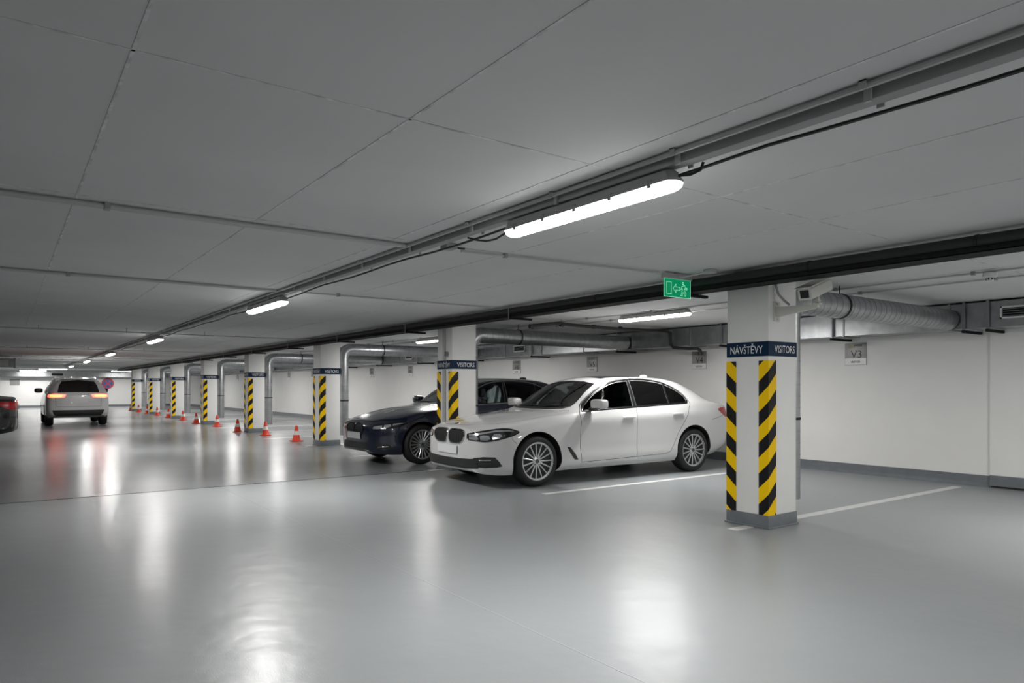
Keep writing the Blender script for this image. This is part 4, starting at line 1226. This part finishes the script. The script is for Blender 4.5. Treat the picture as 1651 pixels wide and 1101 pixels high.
    if full:
        an = skin.hit('top', 2.80, 0, 0)
        obj('antenna', super_box((2.80, 0, an.z+.018), (.085, .02, .03), e=.8), M[style.get('antenna', paint)], car)
        obj('sunroof', skin.panel('top', [(1.52,-.40),(1.50,0),(1.52,.40),(2.25,.42),(2.25,-.42)], .002, .06, .004), M['black'], car, label='dark glass sunroof')
        interior(car, style.get('seat', 0))
    under = MB().box(-.6, 3.7, -.70, .70, .17, .30)
    for xw in (0, wb):
        for s in (-1, 1): make_wheel(car, xw, s, spokes=style.get('spokes', 15), detail=full, yc=.798)
    return car, skin

ST_W = dict(
    headlight=[(-.245,.702),(-.225,.708),(-.10,.73),(.05,.752),(.19,.772),(.31,.770),(.415,.738),(.43,.722),(.36,.685),(.22,.642),(.09,.617),(.0,.612),(-.08,.618),(-.215,.628),(-.245,.634)],
    led=[[(-.215,.697),(-.05,.722),(.15,.752),(.30,.756),(.37,.738),(.28,.738),(.15,.735),(-.02,.704),(-.215,.680)], [(-.21,.636),(-.10,.628),(-.06,.64),(-.09,.682),(-.21,.672)],
         [(-.04,.632),(.05,.626),(.09,.648),(.07,.685),(.0,.692),(-.05,.675)], [(.12,.640),(.20,.655),(.235,.685),(.20,.712),(.13,.705),(.105,.67)]],
    taillight=[(-2.57,.965),(-2.40,.98),(-2.20,.99),(-2.02,.985),(-1.93,.965),(-1.94,.93),(-2.02,.87),(-2.12,.815),(-2.24,.805),(-2.50,.86),(-2.58,.88)],
    grille=[[(.022,.742),(.03,.60),(.07,.567),(.27,.567),(.36,.59),(.415,.66),(.405,.722),(.34,.745),(.10,.75)]],
    intake=[(-.66,.27),(-.4,.255),(0,.25),(.4,.255),(.66,.27),(.66,.40),(.55,.385),(.3,.375),(0,.372),(-.3,.375),(-.55,.385),(-.66,.40)],
    fog=[(-.14,.285),(.02,.28),(.17,.285),(.235,.30),(.20,.36),(.15,.415),(.0,.418),(-.14,.40)],
    fogbar=[(-.06,.375),(.10,.38)],
    vent=[(.475,.505),(.53,.50),(.615,.41),(.665,.325),(.605,.328),(.575,.36),(.525,.43)],
    trim='black', badge=True)
ST_D = dict(
    headlight=[(-.14,.60),(.0,.602),(.13,.617),(.28,.652),(.43,.70),(.44,.71),(.39,.718),(.25,.712),(.08,.695),(-.10,.668),(-.14,.655)],
    led=[[(-.12,.612),(.0,.612),(.06,.625),(.05,.672),(-.10,.652)], [(.08,.628),(.16,.642),(.20,.665),(.18,.69),(.08,.678)], [(.22,.665),(.30,.685),(.38,.706),(.30,.706),(.22,.698)]],
    taillight=ST_W['taillight'],
    grille=[[(.0,.70),(.0,.47),(.20,.47),(.30,.52),(.34,.61),(.30,.68)]],
    intake=[(-.5,.26),(.5,.26),(.44,.38),(-.44,.38)],
    fog=[(-.05,.28),(.18,.28),(.24,.30),(.16,.36),(.0,.39),(-.05,.37)],
    fogbar=[(-.02,.315),(.16,.325)],
    spokes=20, trim='chrome', mirror='paint', frame='black', tint='tint_light', seat=-.42)
XW = 5.64
import os, time
white_car, skinW = sedan('sedan_car', (XW+.065, 8.15, 0), 'paint_white', 'white sedan parked in the bay beside the nearest pillar', ST_W, rz=-.035)
dark_car, skinD = sedan('sedan_car', (5.76, 11.42, 0), 'paint_navy', 'dark blue sedan parked behind the white sedan and the second pillar', ST_D, table=SEDAN_LOW)
black_car, skinB = sedan('sedan_car', (-3.73, 19.9, 0), 'paint_black', 'black sedan cut off by the left edge, rear to the lane', ST_W, full=False)

def suv(loc, rz):
    car = thing('suv_car', loc, 'white suv driving away down the lane at the far left, tail lamps lit', 'car', None, rz)
    P = M['paint_white']
    loft = loft_body(SUV, n=70); skin = Skin(loft)
    me = loft.mesh('body', [P])
    for xw in (0, 2.75): me = cut(me, wheel_cut(xw, .40, .36), M['well'])
    obj('body', me, None, car, smooth=35)
    obj('rear_window', skin.panel('rear', [(-.60,1.13),(0,1.14),(.60,1.13),(.55,1.36),(.47,1.50),(0,1.545),(-.47,1.50),(-.55,1.36)], .003, .05, .006), M['black'], car, label='dark rear window')
    for v in ('side', 'far'):
        obj('side_window', skin.panel(v, [(.95,1.12),(1.6,1.13),(2.6,1.16),(3.2,1.22),(3.1,1.42),(2.6,1.48),(1.9,1.50),(1.45,1.42)], .003, .06, .006), M['black'], car, label='dark side glass')
    for v in ('rdiag', 'rdiagf'):
        t = obj('taillight', skin.panel(v, [(-2.42,1.06),(-2.2,1.085),(-1.95,1.06),(-1.93,.99),(-2.15,.95),(-2.40,.975)], .004, .03, .01), M['tail_on'], car, label='lit orange red tail lamp')
        obj('bulb', skin.panel(v, [(-2.34,1.045),(-2.05,1.045),(-2.05,1.0),(-2.34,.995)], .007, .03, .003), M['tail_hot'], t, label='bright orange bulb')
    obj('license_plate', MB().box(3.80, 3.812, -.26, .26, .80, .91), M['plate'], car, label='blank white licence plate')
    obj('rear_bumper', skin.panel('rear', [(-.66,.36),(.66,.36),(.70,.42),(.745,.545),(-.745,.545),(-.70,.42)], .012, .04, .03), M['plastic'], car, label='black lower rear bumper')
    obj('tailgate_seam', skin.ribbon('rear', [(-.66,1.1),(-.64,.66),(.64,.66),(.66,1.1)], .007, .001), M['well'], car)
    obj('spoiler', MB().box(3.40, 3.62, -.52, .52, 1.565, 1.60), P, car, bevel=.012)
    for s in (-1, 1):
        mr = obj('side_mirror', super_box((.98, s*1.02, 1.19), (.08, .13, .085), e=.6), M['plastic'], car)
        obj('mirror_glass', super_box((1.055, s*1.02, 1.19), (.012, .11, .065), e=.5), M['black'], mr)
        obj('roof_rail', MB().tube([(1.3, s*.56, 1.60), (1.5, s*.56, 1.655), (2.9, s*.55, 1.64), (3.2, s*.545, 1.585)], .014, 8), M['chrome'], car)
        for xw in (0, 2.75): make_wheel(car, xw, s, r=.355, spokes=10, detail=False, yc=.79, rim_r=.24)
    return car
suv((2.05, 31.3, 0), -PI/2)

# shirt hanging inside the dark car
t = thing('hanging_shirt', (7.60, 11.0, 1.335), 'pale shirt hanging inside the dark blue sedan, seen through the side window', 'shirt')
rings = []
for z, wx, wy in ((0,.03,.02), (-.03,.06,.03), (-.07,.16,.045), (-.12,.20,.05), (-.22,.19,.055), (-.34,.20,.06)):
    rings.append([(wx*math.cos(2*PI*k/28)*(1+.06*math.sin(k*2.2+z*20)), wy*math.sin(2*PI*k/28)*(1+.35*math.sin(k*1.7)), z) for k in range(28)])
sb = MB(); vs = [p for r in rings for p in r]
sb.add(vs, [(i*28+k, i*28+(k+1) % 28, (i+1)*28+(k+1) % 28, (i+1)*28+k) for i in range(5) for k in range(28)] + [tuple(range(27, -1, -1)), tuple(5*28+k for k in range(28))])
obj('shirt', sb, M['cloth'], t)
obj('hanger', MB().tube([(-.15,0,-.07),(0,0,.0),(.15,0,-.07)], .006, 6), M['plastic'], t)


# ------------------------------------------------------------------ world and view
w = bpy.data.worlds.new('dark'); SC.world = w; w.use_nodes = True
w.node_tree.nodes['Background'].inputs['Color'].default_value = (0, 0, 0, 1)
SC.view_settings.view_transform = 'Standard'; SC.view_settings.look = 'None'
SC.view_settings.exposure = 0.22; SC.view_settings.gamma = 1; SC.view_settings.use_curve_mapping = False
SC.cycles.max_bounces = 10; SC.cycles.diffuse_bounces = 6; SC.cycles.use_denoising = True
SC.cycles.sample_clamp_indirect = 8
